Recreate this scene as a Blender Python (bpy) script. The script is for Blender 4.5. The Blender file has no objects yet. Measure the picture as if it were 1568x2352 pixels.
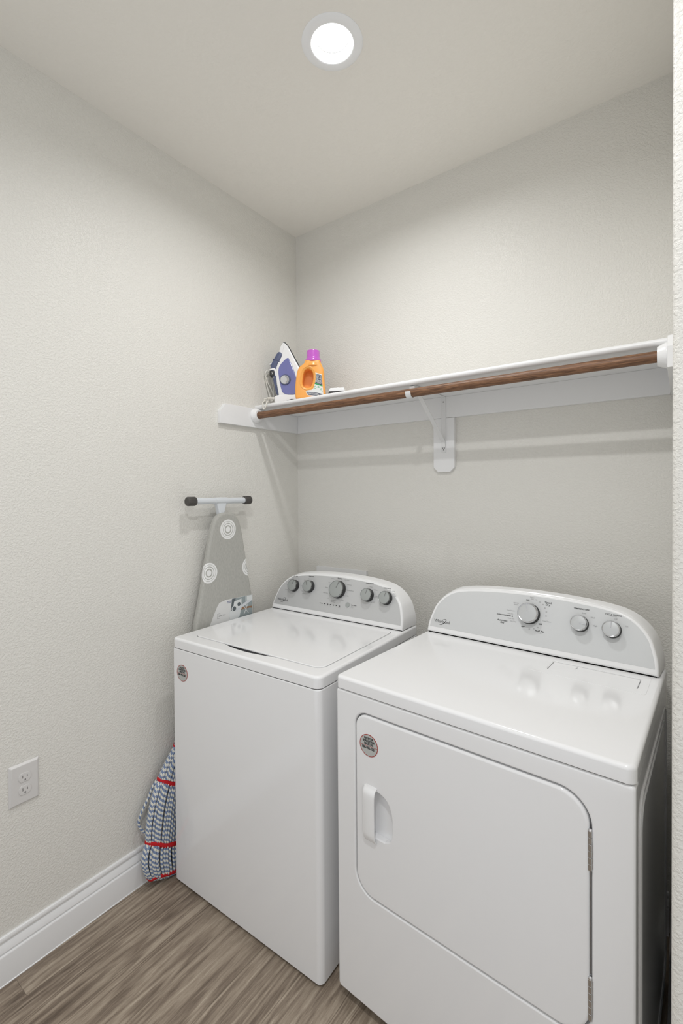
import bpy, bmesh, math, random
from mathutils import Vector, Matrix
from math import sin, cos, pi, radians
random.seed(7)
SC = bpy.context.scene
COL = SC.collection

# ------------------------------------------------------------------ camera
cam_d = bpy.data.cameras.new('camera')
cam = bpy.data.objects.new('camera', cam_d)
COL.objects.link(cam)
SC.camera = cam
YAW, PIT, ROLL = 0.6339, -0.0135, -0.0078
F = Vector((-sin(YAW) * cos(PIT), cos(YAW) * cos(PIT), sin(PIT)))
R0 = Vector((cos(YAW), sin(YAW), 0.0))
U0 = R0.cross(F)
RX = cos(ROLL) * R0 + sin(ROLL) * U0
UX = -sin(ROLL) * R0 + cos(ROLL) * U0
cam.matrix_world = Matrix(((RX.x, UX.x, -F.x, 1.6466), (RX.y, UX.y, -F.y, -1.8701), (RX.z, UX.z, -F.z, 1.4702), (0, 0, 0, 1)))
cam_d.sensor_width = 36.0
cam_d.lens = 36.0 * 1070.93 / 2352
cam_d.shift_x = (784 - 778.43) / 2352
cam_d.shift_y = (1144.72 - 1176) / 2352
cam_d.clip_start = 0.01

# ------------------------------------------------------------------ world and exposure
LIGHT_ALCOVE = 7.2
LIGHT_HALL = 13.0
WORLD = 0.72
w = bpy.data.worlds.new('world')
SC.world = w
w.use_nodes = True
w.node_tree.nodes['Background'].inputs[0].default_value = (0.97, 0.985, 1.0, 1)
w.node_tree.nodes['Background'].inputs[1].default_value = WORLD
SC.view_settings.view_transform = 'Standard'
SC.view_settings.look = 'None'
SC.view_settings.gamma = 1
SC.view_settings.use_curve_mapping = False
SC.view_settings.exposure = 0.08

# ------------------------------------------------------------------ materials
def srgb(r, g, b):
    f = lambda c: (c / 12.92 if c <= .04045 else ((c + .055) / 1.055) ** 2.4)
    return (f(r / 255), f(g / 255), f(b / 255), 1)

def mat(name, col, rough=.5, metal=0, spec=.5, coat=0, **k):
    m = bpy.data.materials.new(name)
    m.use_nodes = True
    b = m.node_tree.nodes['Principled BSDF']
    b.inputs['Base Color'].default_value = col
    b.inputs['Roughness'].default_value = rough
    b.inputs['Metallic'].default_value = metal
    b.inputs['Specular IOR Level'].default_value = spec
    b.inputs['Coat Weight'].default_value = coat
    for q, v in k.items():
        b.inputs[q.replace('_', ' ')].default_value = v
    return m

def nt(m):
    t = m.node_tree
    return t, t.nodes, t.links, t.nodes['Principled BSDF']

def node(t, typ, **k):
    n = t.nodes.new(typ)
    for q, v in k.items():
        setattr(n, q, v)
    return n

def mathn(t, op, a, b=None, c=None, clamp=False):
    n = t.nodes.new('ShaderNodeMath')
    n.operation = op
    n.use_clamp = clamp
    for i, v in enumerate((a, b, c)):
        if v is None:
            continue
        if isinstance(v, (int, float)):
            n.inputs[i].default_value = v
        else:
            t.links.new(v, n.inputs[i])
    return n.outputs[0]

def ramp(t, fac, stops):
    n = t.nodes.new('ShaderNodeValToRGB')
    e = n.color_ramp.elements
    while len(e) < len(stops):
        e.new(.5)
    for i, (p, c) in enumerate(stops):
        e[i].position = p
        e[i].color = c
    t.links.new(fac, n.inputs[0])
    return n.outputs[0]

def paint(name, col, bump=.35, scale=75):
    """knock-down textured wall paint"""
    m = mat(name, col, .42, spec=.35)
    t, N, L, b = nt(m)
    tc = node(t, 'ShaderNodeTexCoord')
    n1 = node(t, 'ShaderNodeTexNoise')
    n1.inputs['Scale'].default_value = scale
    n1.inputs['Detail'].default_value = 3
    n1.inputs['Roughness'].default_value = .55
    n1.inputs['Distortion'].default_value = .25
    L.new(tc.outputs['Object'], n1.inputs['Vector'])
    r = node(t, 'ShaderNodeMapRange', interpolation_type='SMOOTHSTEP')
    r.inputs['From Min'].default_value = .42
    r.inputs['From Max'].default_value = .6
    L.new(n1.outputs['Fac'], r.inputs['Value'])
    n2 = node(t, 'ShaderNodeTexNoise')
    n2.inputs['Scale'].default_value = scale * 3
    n2.inputs['Detail'].default_value = 2
    L.new(tc.outputs['Object'], n2.inputs['Vector'])
    h = mathn(t, 'MULTIPLY_ADD', n2.outputs['Fac'], .25, r.outputs['Result'])
    bp = node(t, 'ShaderNodeBump')
    bp.inputs['Strength'].default_value = bump
    bp.inputs['Distance'].default_value = .0018
    L.new(h, bp.inputs['Height'])
    L.new(bp.outputs['Normal'], b.inputs['Normal'])
    return m

M = {}
M['wall'] = paint('wall_paint', (.795, .778, .730, 1), .42, 140)
M['ceil'] = paint('ceiling_paint', (.90, .875, .82, 1), .18, 60)
M['trim'] = mat('white_trim_paint', (.86, .86, .86, 1), .32)
M['enamel'] = mat('white_enamel', (.89, .89, .895, 1), .12, coat=.3, Coat_Roughness=.08)
M['enamel2'] = mat('white_plastic', (.88, .88, .88, 1), .25)
M['silver'] = mat('silver_panel', (.60, .605, .605, 1), .38, .25)
M['lightgrey'] = mat('light_grey_panel', (.66, .67, .67, 1), .35, .1)
M['knobface'] = mat('knob_face', (.40, .42, .41, 1), .35, .25)
M['knobface2'] = mat('knob_face_light', (.58, .59, .59, 1), .3, .35)
M['knobring'] = mat('grey_metal_ring', (.32, .33, .33, 1), .22, .9)
M['chrome'] = mat('chrome', (.62, .62, .63, 1), .18, 1)
M['dark'] = mat('dark_plastic', (.03, .03, .03, 1), .4)
M['black'] = mat('black_gap', (.008, .008, .008, 1), .8, spec=.1)
M['ink'] = mat('black_ink', (.03, .03, .03, 1), .6)
M['inkgrey'] = mat('grey_ink', (.25, .25, .25, 1), .6)
M['inkgrey2'] = mat('light_grey_ink', (.36, .36, .36, 1), .6)
M['whiteink'] = mat('white_ink', (.85, .85, .85, 1), .6)
M['red'] = mat('red_ink', srgb(165, 60, 50), .5)
M['stickergrey'] = mat('sticker_grey', (.50, .51, .49, 1), .45)
M['wirewhite'] = mat('white_powder_coat', (.80, .80, .80, 1), .3)
M['tube'] = mat('pale_blue_white_metal', (.70, .73, .76, 1), .3)
M['capdark'] = mat('charcoal_rubber_groove_shade', (.075, .07, .065, 1), .5)
M['orange'] = mat('orange_plastic', srgb(250, 176, 88), .3, Subsurface_Weight=.15, Subsurface_Radius=(.01, .005, .002), Subsurface_Scale=.5)
M['purple'] = mat('purple_plastic', srgb(198, 98, 200), .2, coat=.4)
M['magenta'] = mat('magenta_plastic', srgb(205, 50, 130), .25)
M['navy'] = mat('navy_plastic', srgb(88, 96, 126), .3)
M['blueres'] = mat('translucent_blue_plastic', srgb(116, 120, 176), .12, coat=.5)
M['labelwhite'] = mat('label_white', (.78, .8, .78, 1), .45)
M['labelnavy'] = mat('label_navy', srgb(50, 55, 80), .45)
M['labelgreen'] = mat('label_green', srgb(30, 160, 90), .45)
M['cordwhite'] = mat('white_rubber_cord', (.72, .70, .64, 1), .4)
M['mopred'] = mat('red_webbing', srgb(200, 20, 30), .8)
M['card'] = mat('card_white', (.75, .75, .74, 1), .4)
M['cardblue'] = mat('card_blue_ink', srgb(70, 80, 140), .5)
M['photo_grey'] = mat('photo_grey', srgb(150, 160, 162), .4)
M['photo_dark'] = mat('photo_dark', srgb(90, 98, 102), .4)
M['photo_wood'] = mat('photo_wood', srgb(150, 115, 85), .4)
M['photo_white'] = mat('photo_white', srgb(225, 228, 228), .4)
M['plate'] = mat('outlet_plastic', (.70, .685, .67, 1), .3)
M['glass_ring'] = mat('downlight_white', (.93, .94, .95, 1), .3)

def emat(name, s):
    m = mat(name, (1, 1, 1, 1))
    b = m.node_tree.nodes['Principled BSDF']
    b.inputs['Emission Color'].default_value = (1, .985, .96, 1)
    b.inputs['Emission Strength'].default_value = s
    return m
M['lens'] = emat('lit_lens', 6)

def floor_mat():
    m = mat('vinyl_plank', (.2, .18, .15, 1), .42, spec=.35)
    t, N, L, b = nt(m)
    tc = node(t, 'ShaderNodeTexCoord')
    sx = node(t, 'ShaderNodeSeparateXYZ')
    L.new(tc.outputs['Object'], sx.inputs[0])
    X, Y = sx.outputs['X'], sx.outputs['Y']
    PW, PL = .152, 1.22
    row = mathn(t, 'FLOOR', mathn(t, 'DIVIDE', mathn(t, 'ADD', X, .0495), PW))
    wn = node(t, 'ShaderNodeTexWhiteNoise', noise_dimensions='1D')
    L.new(row, wn.inputs['W'])
    # row 0 has its butt joint at y=-1.30
    off = mathn(t, 'MULTIPLY', row, .09)
    yy = mathn(t, 'ADD', mathn(t, 'DIVIDE', mathn(t, 'ADD', Y, 1.333), PL), off)
    colu = mathn(t, 'FLOOR', yy)
    idv = mathn(t, 'ADD', mathn(t, 'MULTIPLY', row, 7.31), mathn(t, 'MULTIPLY', colu, 3.17))
    wn2 = node(t, 'ShaderNodeTexWhiteNoise', noise_dimensions='1D')
    L.new(idv, wn2.inputs['W'])
    cb = node(t, 'ShaderNodeCombineXYZ')
    L.new(mathn(t, 'ADD', X, mathn(t, 'MULTIPLY', idv, 1.7)), cb.inputs[0])
    L.new(mathn(t, 'MULTIPLY', Y, .075), cb.inputs[1])
    L.new(idv, cb.inputs[2])
    def nz(scale, detail, dist, rough=.6):
        n = node(t, 'ShaderNodeTexNoise')
        n.inputs['Scale'].default_value = scale
        n.inputs['Detail'].default_value = detail
        n.inputs['Distortion'].default_value = dist
        n.inputs['Roughness'].default_value = rough
        L.new(cb.outputs[0], n.inputs['Vector'])
        return n.outputs['Fac']
    big = nz(24, 5, 1.8)
    mid = nz(85, 5, .9, .75)
    fine = nz(330, 6, .3, .85)
    rings = mathn(t, 'SINE', mathn(t, 'MULTIPLY', nz(7, 2, .9), 95))
    v = mathn(t, 'MULTIPLY', big, .45)
    v = mathn(t, 'MULTIPLY_ADD', mid, .38, v)
    v = mathn(t, 'MULTIPLY_ADD', fine, .42, v)
    v = mathn(t, 'SUBTRACT', v, .06)
    v = mathn(t, 'MULTIPLY_ADD', rings, .060, v)
    v = mathn(t, 'ADD', v, mathn(t, 'MULTIPLY', mathn(t, 'SUBTRACT', wn2.outputs['Value'], .5), .07))
    c = ramp(t, v, [(.33, srgb(88, 75, 64)), (.48, srgb(128, 114, 100)), (.58, srgb(152, 138, 122)), (.68, srgb(174, 160, 143)), (.80, srgb(204, 192, 174))])
    # seams
    fx = mathn(t, 'FRACT', mathn(t, 'DIVIDE', mathn(t, 'ADD', X, .0495), PW))
    ex = mathn(t, 'MULTIPLY', mathn(t, 'MINIMUM', fx, mathn(t, 'SUBTRACT', 1, fx)), PW)
    fy = mathn(t, 'FRACT', yy)
    ey = mathn(t, 'MULTIPLY', mathn(t, 'MINIMUM', fy, mathn(t, 'SUBTRACT', 1, fy)), PL)
    e = mathn(t, 'MINIMUM', ex, ey)
    s = mathn(t, 'LESS_THAN', e, .0007)
    mx = node(t, 'ShaderNodeMix', data_type='RGBA')
    L.new(mathn(t, 'MULTIPLY', s, .45), mx.inputs[0])
    L.new(c, mx.inputs[6])
    mx.inputs[7].default_value = srgb(60, 50, 42)
    L.new(mx.outputs[2], b.inputs['Base Color'])
    bp = node(t, 'ShaderNodeBump')
    bp.inputs['Strength'].default_value = .25
    bp.inputs['Distance'].default_value = .001
    L.new(v, bp.inputs['Height'])
    L.new(bp.outputs['Normal'], b.inputs['Normal'])
    return m
M['floor'] = floor_mat()

def rod_mat():
    m = mat('stained_wood', (.2, .1, .05, 1), .45)
    t, N, L, b = nt(m)
    tc = node(t, 'ShaderNodeTexCoord')
    mp = node(t, 'ShaderNodeMapping')
    mp.inputs['Scale'].default_value = (9, 170, 170)
    L.new(tc.outputs['Object'], mp.inputs['Vector'])
    n = node(t, 'ShaderNodeTexNoise')
    n.inputs['Scale'].default_value = 1.6
    n.inputs['Detail'].default_value = 7
    n.inputs['Roughness'].default_value = .7
    n.inputs['Distortion'].default_value = .4
    L.new(mp.outputs[0], n.inputs['Vector'])
    c = ramp(t, n.outputs['Fac'], [(.32, srgb(64, 42, 27)), (.45, srgb(104, 71, 48)), (.58, srgb(136, 98, 69)), (.78, srgb(170, 130, 98))])
    L.new(c, b.inputs['Base Color'])
    bp = node(t, 'ShaderNodeBump')
    bp.inputs['Strength'].default_value = .3
    bp.inputs['Distance'].default_value = .001
    L.new(n.outputs['Fac'], bp.inputs['Height'])
    L.new(bp.outputs['Normal'], b.inputs['Normal'])
    return m
M['rod'] = rod_mat()

def cover_mat():
    """grey woven cover printed with white concentric circles (object y, z)"""
    m = mat('ironing_cover', (.4, .4, .37, 1), .85)
    t, N, L, b = nt(m)
    tc = node(t, 'ShaderNodeTexCoord')
    sx = node(t, 'ShaderNodeSeparateXYZ')
    L.new(tc.outputs['Object'], sx.inputs[0])
    tot = None
    fold = mathn(t, 'MAXIMUM', mathn(t, 'SUBTRACT', .0735, sx.outputs['X']), 0)
    side = mathn(t, 'MULTIPLY_ADD', mathn(t, 'GREATER_THAN', sx.outputs['Y'], -.541), 2, -1)
    yeff = mathn(t, 'MULTIPLY_ADD', fold, side, sx.outputs['Y'])
    for cy_, cz_ in ((-.538, 1.3135), (-.641, 1.1395), (-.418, 1.139), (-.53, .96), (-.65, .80), (-.43, .78), (-.54, .60), (-.64, .44), (-.44, .42), (-.54, .25)):
        dy = mathn(t, 'SUBTRACT', yeff, cy_)
        dz = mathn(t, 'SUBTRACT', sx.outputs['Z'], cz_)
        d = mathn(t, 'SQRT', mathn(t, 'ADD', mathn(t, 'MULTIPLY', dy, dy), mathn(t, 'MULTIPLY', dz, dz)))
        tot = d if tot is None else mathn(t, 'MINIMUM', tot, d)
    d = mathn(t, 'DIVIDE', tot, .0425)
    def band(a, z):
        return mathn(t, 'MULTIPLY', mathn(t, 'GREATER_THAN', d, a), mathn(t, 'LESS_THAN', d, z))
    rings = mathn(t, 'LESS_THAN', d, .29)
    for a, z in ((.42, .57), (.64, .79), (.825, 1.0)):
        rings = mathn(t, 'ADD', rings, band(a, z))
    wv = node(t, 'ShaderNodeTexNoise')
    wv.inputs['Scale'].default_value = 350
    mp = node(t, 'ShaderNodeMapping')
    mp.inputs['Scale'].default_value = (1, 1, .25)
    L.new(tc.outputs['Object'], mp.inputs['Vector'])
    L.new(mp.outputs[0], wv.inputs['Vector'])
    base = ramp(t, wv.outputs['Fac'], [(.3, (.40, .395, .365, 1)), (.7, (.48, .475, .44, 1))])
    mx = node(t, 'ShaderNodeMix', data_type='RGBA')
    L.new(rings, mx.inputs[0])
    L.new(base, mx.inputs[6])
    mx.inputs[7].default_value = (.86, .86, .85, 1)
    L.new(mx.outputs[2], b.inputs['Base Color'])
    bp = node(t, 'ShaderNodeBump')
    bp.inputs['Strength'].default_value = .2
    bp.inputs['Distance'].default_value = .0005
    L.new(wv.outputs['Fac'], bp.inputs['Height'])
    L.new(bp.outputs['Normal'], b.inputs['Normal'])
    return m
M['cover'] = cover_mat()

def rope_mat():
    m = mat('mop_yarn', (.5, .5, .5, 1), .9)
    t, N, L, b = nt(m)
    uv = node(t, 'ShaderNodeUVMap', uv_map='uv')
    sx = node(t, 'ShaderNodeSeparateXYZ')
    L.new(uv.outputs[0], sx.inputs[0])
    f = mathn(t, 'FRACT', mathn(t, 'ADD', mathn(t, 'DIVIDE', sx.outputs['X'], .0165), sx.outputs['Y']))
    k = mathn(t, 'LESS_THAN', f, .47)
    nz = node(t, 'ShaderNodeTexNoise')
    nz.inputs['Scale'].default_value = 500
    base = ramp(t, nz.outputs['Fac'], [(.3, srgb(108, 126, 160)), (.7, srgb(142, 158, 188))])
    mx = node(t, 'ShaderNodeMix', data_type='RGBA')
    L.new(k, mx.inputs[0])
    L.new(base, mx.inputs[6])
    mx.inputs[7].default_value = srgb(228, 226, 215)
    L.new(mx.outputs[2], b.inputs['Base Color'])
    g = mathn(t, 'ABSOLUTE', mathn(t, 'SUBTRACT', mathn(t, 'FRACT', mathn(t, 'ADD', mathn(t, 'MULTIPLY', f, 2.38), 0.0)), .5))
    bp = node(t, 'ShaderNodeBump', invert=True)
    bp.inputs['Strength'].default_value = .6
    bp.inputs['Distance'].default_value = .002
    L.new(g, bp.inputs['Height'])
    L.new(bp.outputs['Normal'], b.inputs['Normal'])
    return m
M['rope'] = rope_mat()

# ------------------------------------------------------------------ mesh helpers
def finish(name, bm, mats, parent=None, smooth=True, wn=False, ang=38, matrix=None, recalc=True):
    if recalc:
        bmesh.ops.recalc_face_normals(bm, faces=bm.faces)
    me = bpy.data.meshes.new(name)
    bm.to_mesh(me)
    bm.free()
    if not isinstance(mats, (list, tuple)):
        mats = [mats]
    for m in mats:
        me.materials.append(M[m] if isinstance(m, str) else m)
    if smooth:
        me.shade_smooth()
        me.set_sharp_from_angle(angle=radians(ang))
    o = bpy.data.objects.new(name, me)
    COL.objects.link(o)
    if parent:
        o.parent = parent
    if matrix:
        o.matrix_local = matrix
    if wn:
        md = o.modifiers.new('weighted_normal', 'WEIGHTED_NORMAL')
        md.keep_sharp = True
    return o

def tag(o, label=None, cat=None, group=None, kind=None):
    if label: o['label'] = label
    if cat: o['category'] = cat
    if group: o['group'] = group
    if kind: o['kind'] = kind
    return o

def thing(name, label, cat, loc=(0, 0, 0), rz=0, group=None):
    o = bpy.data.objects.new(name, None)
    o.empty_display_size = .05
    COL.objects.link(o)
    o.location = loc
    o.rotation_euler = (0, 0, rz)
    return tag(o, label, cat, group)

def box(bm, x0, y0, z0, x1, y1, z1, bev=0, seg=2, mi=0):
    r = bmesh.ops.create_cube(bm, size=1, matrix=Matrix.Translation(((x0 + x1) / 2, (y0 + y1) / 2, (z0 + z1) / 2)) @ Matrix.Diagonal((abs(x1 - x0), abs(y1 - y0), abs(z1 - z0), 1)))
    vs = r['verts']
    fs = set(f for v in vs for f in v.link_faces)
    for f in fs:
        f.material_index = mi
    if bev:
        es = list({e for v in vs for e in v.link_edges})
        rr = bmesh.ops.bevel(bm, geom=es, offset=bev, segments=seg, affect='EDGES', profile=.5)
        for f in rr['faces']:
            f.material_index = mi

def rrect(x0, y0, x1, y1, r, seg=8):
    """ccw rounded rectangle; r = radius or (bl, br, tr, tl)"""
    if not isinstance(r, (tuple, list)):
        r = (r,) * 4
    P = []
    for (cx, cy, sx, sy, a0, rr) in ((x0, y0, 1, 1, pi, r[0]), (x1, y0, -1, 1, 1.5 * pi, r[1]), (x1, y1, -1, -1, 0, r[2]), (x0, y1, 1, -1, .5 * pi, r[3])):
        if rr <= 0:
            P.append((cx, cy))
            continue
        for k in range(seg + 1):
            a = a0 + .5 * pi * k / seg
            P.append((cx + sx * rr + rr * cos(a), cy + sy * rr + rr * sin(a)))
    return P

def circle(cx, cy, r, n=32):
    return [(cx + r * cos(2 * pi * k / n), cy + r * sin(2 * pi * k / n)) for k in range(n)]

def ccw(P):
    A = sum(P[i][0] * P[(i + 1) % len(P)][1] - P[(i + 1) % len(P)][0] * P[i][1] for i in range(len(P)))
    return P if A > 0 else P[::-1]

def smooth_poly(P, n=3, closed=True):
    """Chaikin corner cutting"""
    for _ in range(n):
        Q = []
        m = len(P)
        rng = range(m) if closed else range(m - 1)
        for i in rng:
            a, b = P[i], P[(i + 1) % m]
            Q.append(tuple(.75 * a[k] + .25 * b[k] for k in range(len(a))))
            Q.append(tuple(.25 * a[k] + .75 * b[k] for k in range(len(a))))
        if not closed:
            Q = [P[0]] + Q + [P[-1]]
        P = Q
    return P

def inset(P, d):
    n = len(P)
    out = []
    for i in range(n):
        a, b, c = P[i - 1], P[i], P[(i + 1) % n]
        e1 = (b[0] - a[0], b[1] - a[1]); e2 = (c[0] - b[0], c[1] - b[1])
        l1 = math.hypot(*e1) or 1e-9; l2 = math.hypot(*e2) or 1e-9
        n1 = (-e1[1] / l1, e1[0] / l1); n2 = (-e2[1] / l2, e2[0] / l2)
        s = (n1[0] + n2[0], n1[1] + n2[1])
        q = s[0] * n1[0] + s[1] * n1[1]
        if q < .35: q = .35
        out.append((b[0] + s[0] / q * d, b[1] + s[1] / q * d))
    return out

def pillow(bm, P, c0, c1, Rr, mp, holes=(), Rh=None, floor=None, seg=4, Rb=0, mi=0, hmi=None):
    """extruded outline with a rounded front rim, optional holes with rounded rims and an optional recess floor"""
    if Rh is None: Rh = Rr
    P = ccw(P)
    newf = []
    def ring(pts, c):
        return [bm.verts.new(mp(a, b, c)) for a, b in pts]
    def bridge(A, B, m=mi):
        n = len(A)
        for i in range(n):
            f = bm.faces.new((A[i], A[(i + 1) % n], B[(i + 1) % n], B[i]))
            f.material_index = m
            newf.append(f)
    rings = []
    if Rb:
        for k in range(seg + 1):
            a = .5 * pi * (1 - k / seg)
            rings.append(ring(inset(P, Rb * (1 - cos(a))), c0 + Rb * (1 - sin(a))))
    else:
        rings.append(ring(P, c0))
    if Rr:
        for k in range(seg + 1):
            a = .5 * pi * k / seg
            rings.append(ring(inset(P, Rr * (1 - cos(a))), c1 - Rr + Rr * sin(a)))
    else:
        rings.append(ring(P, c1))
    for A, B in zip(rings, rings[1:]):
        bridge(A, B)
    front = [rings[-1]]
    back = [rings[0]]
    hm = mi if hmi is None else hmi
    for H in holes:
        H = ccw(H)
        hr = []
        if Rh:
            for k in range(seg + 1):
                a = .5 * pi * (1 - k / seg)
                hr.append(ring(inset(H, -Rh * (1 - cos(a))), c1 - Rh + Rh * sin(a)))
        else:
            hr.append(ring(H, c1))
        front.append(hr[0])
        if floor is not None:
            hr.append(ring(H, floor))
            for A, B in zip(hr, hr[1:]):
                bridge(A, B, hm)
            f = bm.faces.new(hr[-1])
            f.material_index = hm
        else:
            hr.append(ring(H, c0))
            for A, B in zip(hr, hr[1:]):
                bridge(A, B, hm)
            back.append(hr[-1])
    def fill(loops):
        if len(loops) == 1:
            f = bm.faces.new(loops[0])
            f.material_index = mi
            return
        es = []
        for Lp in loops:
            for i in range(len(Lp)):
                e = bm.edges.get((Lp[i], Lp[(i + 1) % len(Lp)]))
                es.append(e)
        r = bmesh.ops.triangle_fill(bm, use_beauty=True, use_dissolve=False, edges=es)
        for g in r['geom']:
            if isinstance(g, bmesh.types.BMFace):
                g.material_index = mi
    fill(front)
    fill(back)

def lathe(bm, prof, mp, n=40, mi=0, closed=False):
    """prof: [(r, c)]; mp(a, b, c)"""
    rings = []
    for r, c in prof:
        if r < 1e-6:
            rings.append([bm.verts.new(mp(0, 0, c))])
        else:
            rings.append([bm.verts.new(mp(r * cos(2 * pi * k / n), r * sin(2 * pi * k / n), c)) for k in range(n)])
    pr = list(zip(rings, rings[1:]))
    if closed: pr.append((rings[-1], rings[0]))
    for A, B in pr:
        if len(A) == 1 and len(B) == 1: continue
        for i in range(n):
            j = (i + 1) % n
            if len(A) == 1: f = bm.faces.new((A[0], B[j], B[i]))
            elif len(B) == 1: f = bm.faces.new((A[i], A[j], B[0]))
            else: f = bm.faces.new((A[i], A[j], B[j], B[i]))
            f.material_index = mi

def tube(bm, pts, r, n=10, mi=0, uv=None, phase=0, twist=0, closed=False):
    pts = [Vector(p) for p in pts]
    m = len(pts)
    rr = r if isinstance(r, (list, tuple)) else [r] * m
    t0 = (pts[1] - pts[0]).normalized()
    nrm = t0.orthogonal().normalized()
    rings = []
    L = [0]
    for i in range(m):
        if closed: t = (pts[(i + 1) % m] - pts[i - 1])
        else: t = pts[min(i + 1, m - 1)] - pts[max(i - 1, 0)]
        t.normalize()
        nrm = (nrm - t * nrm.dot(t)).normalized()
        bi = t.cross(nrm)
        rings.append([bm.verts.new(pts[i] + (nrm * cos(2 * pi * k / n) + bi * sin(2 * pi * k / n)) * rr[i]) for k in range(n)])
        if i: L.append(L[-1] + (pts[i] - pts[i - 1]).length)
    lay = bm.loops.layers.uv.get(uv) or bm.loops.layers.uv.new(uv) if uv else None
    prs = list(range(m - 1)) + ([m - 1] if closed else [])
    for i in prs:
        A, B = rings[i], rings[(i + 1) % m]
        for k in range(n):
            j = (k + 1) % n
            f = bm.faces.new((A[k], A[j], B[j], B[k]))
            f.material_index = mi
            if lay:
                u0, u1 = L[i] + phase, (L[i + 1] if i + 1 < m else L[-1]) + phase
                for lp, (u, v) in zip(f.loops, ((u0, k / n), (u0, (k + 1) / n), (u1, (k + 1) / n), (u1, k / n))):
                    lp[lay].uv = (u, v)
    if not closed:
        for A in (rings[0], rings[-1]):
            f = bm.faces.new(A)
            f.material_index = mi

def catmull(P, n=8):
    P = [Vector(p) for p in P]
    Q = [P[0] * 2 - P[1]] + P + [P[-1] * 2 - P[-2]]
    out = []
    for i in range(1, len(Q) - 2):
        a, b, c, d = Q[i - 1], Q[i], Q[i + 1], Q[i + 2]
        for k in range(n):
            t = k / n
            out.append(.5 * ((2 * b) + (c - a) * t + (2 * a - 5 * b + 4 * c - d) * t * t + (3 * b - a - 3 * c + d) * t ** 3))
    out.append(P[-1])
    return out

def text_bm(bm, s, size, mp, cx, cy, c=0, align='CENTER', mi=0, sx=1.0, shear=0, bold=0):
    cu = bpy.data.curves.new('txt', 'FONT')
    cu.body = s
    cu.size = size
    cu.align_x = align
    cu.align_y = 'CENTER'
    cu.shear = shear
    cu.offset = bold
    cu.resolution_u = 3
    cu.space_line = .9
    o = bpy.data.objects.new('txt', cu)
    COL.objects.link(o)
    dg = bpy.context.evaluated_depsgraph_get()
    me = bpy.data.meshes.new_from_object(o.evaluated_get(dg))
    vs = [bm.verts.new(mp(cx + v.co.x * sx, cy + v.co.y, c)) for v in me.vertices]
    for p in me.polygons:
        try:
            f = bm.faces.new([vs[i] for i in p.vertices])
            f.material_index = mi
        except ValueError:
            pass
    bpy.data.objects.remove(o)
    bpy.data.curves.remove(cu)
    bpy.data.meshes.remove(me)

FRONT = lambda y0: (lambda a, b, c: Vector((a, y0 - c, b)))
TOP = lambda z0=0: (lambda a, b, c: Vector((a, b, z0 + c)))
WALLX = lambda x0=0: (lambda a, b, c: Vector((x0 + c, a, b)))

# ------------------------------------------------------------------ room
H = 2.8157
RXW = 1.634     # inner face of the right partition
RYE = -.95      # its end, facing the camera
HX, HY = 2.75, -2.45
def struct(name, bm, m, **k):
    return tag(finish(name, bm, m, **k), kind='structure')
bm = bmesh.new(); box(bm, -.1, HY, -.1, HX, .1, 0); struct('floor', bm, 'floor', smooth=False)
bm = bmesh.new(); box(bm, -.1, HY, 0, 0, .1, H); struct('wall_left', bm, 'wall', smooth=False)
bm = bmesh.new(); box(bm, 0, 0, 0, RXW + .001, .1, H); struct('wall_back', bm, 'wall', smooth=False)
bm = bmesh.new()
pillow(bm, rrect(RXW, RYE, HX, .1, (.012, 0, 0, 0), 6), 0, H, 0, TOP())
struct('wall_right', bm, 'wall', wn=True)
L1 = (.800, -.735); L2 = (1.42, -1.75)
bm = bmesh.new()
pillow(bm, [(-.1, HY), (HX, HY), (HX, .1), (-.1, .1)], 0, .08, 0, lambda a, b, c: Vector((a, b, H + .08 - c)), holes=[circle(L1[0], L1[1], .0655, 40), circle(L2[0], L2[1], .0655, 40)])
struct('ceiling', bm, 'ceil', smooth=False)

BB = [(0, 0), (.0172, 0), (.0172, .0025), (.0155, .0035), (.0155, .084), (.0150, .0868), (.0136, .0890), (.0120, .0900), (.0092, .0905), (.0088, .0930), (.0096, .0950), (.0122, .0956), (.0130, .0970), (.0122, .1010), (.0104, .1070), (.0080, .1130), (.0062, .1170), (.0036, .1180), (.0034, .1225), (.0064, .1236), (.0080, .1260), (.0084, .1300), (.0080, .1345), (.0064, .1378), (.0040, .1392), (0, .1392)]
def base(name, f0, f1, ang=30):
    bm = bmesh.new()
    A = [bm.verts.new(f0(x, z)) for x, z in BB]; B = [bm.verts.new(f1(x, z)) for x, z in BB]
    n = len(BB)
    for i in range(n):
        bm.faces.new((A[i], A[(i + 1) % n], B[(i + 1) % n], B[i]))
    bm.faces.new(A); bm.faces.new(B)
    struct(name, bm, 'trim', wn=False, ang=ang)
base('baseboard_left', lambda x, z: Vector((x, HY, z)), lambda x, z: Vector((x, 0, z)))
base('baseboard_back', lambda x, z: Vector((.02, -x, z)), lambda x, z: Vector((RXW - .02, -x, z)))
base('baseboard_right', lambda x, z: Vector((RXW - x, 0, z)), lambda x, z: Vector((RXW - x, RYE + .02, z)))
base('baseboard_hall', lambda x, z: Vector((RXW + .02, RYE - x, z)), lambda x, z: Vector((HX, RYE - x, z)))

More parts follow.
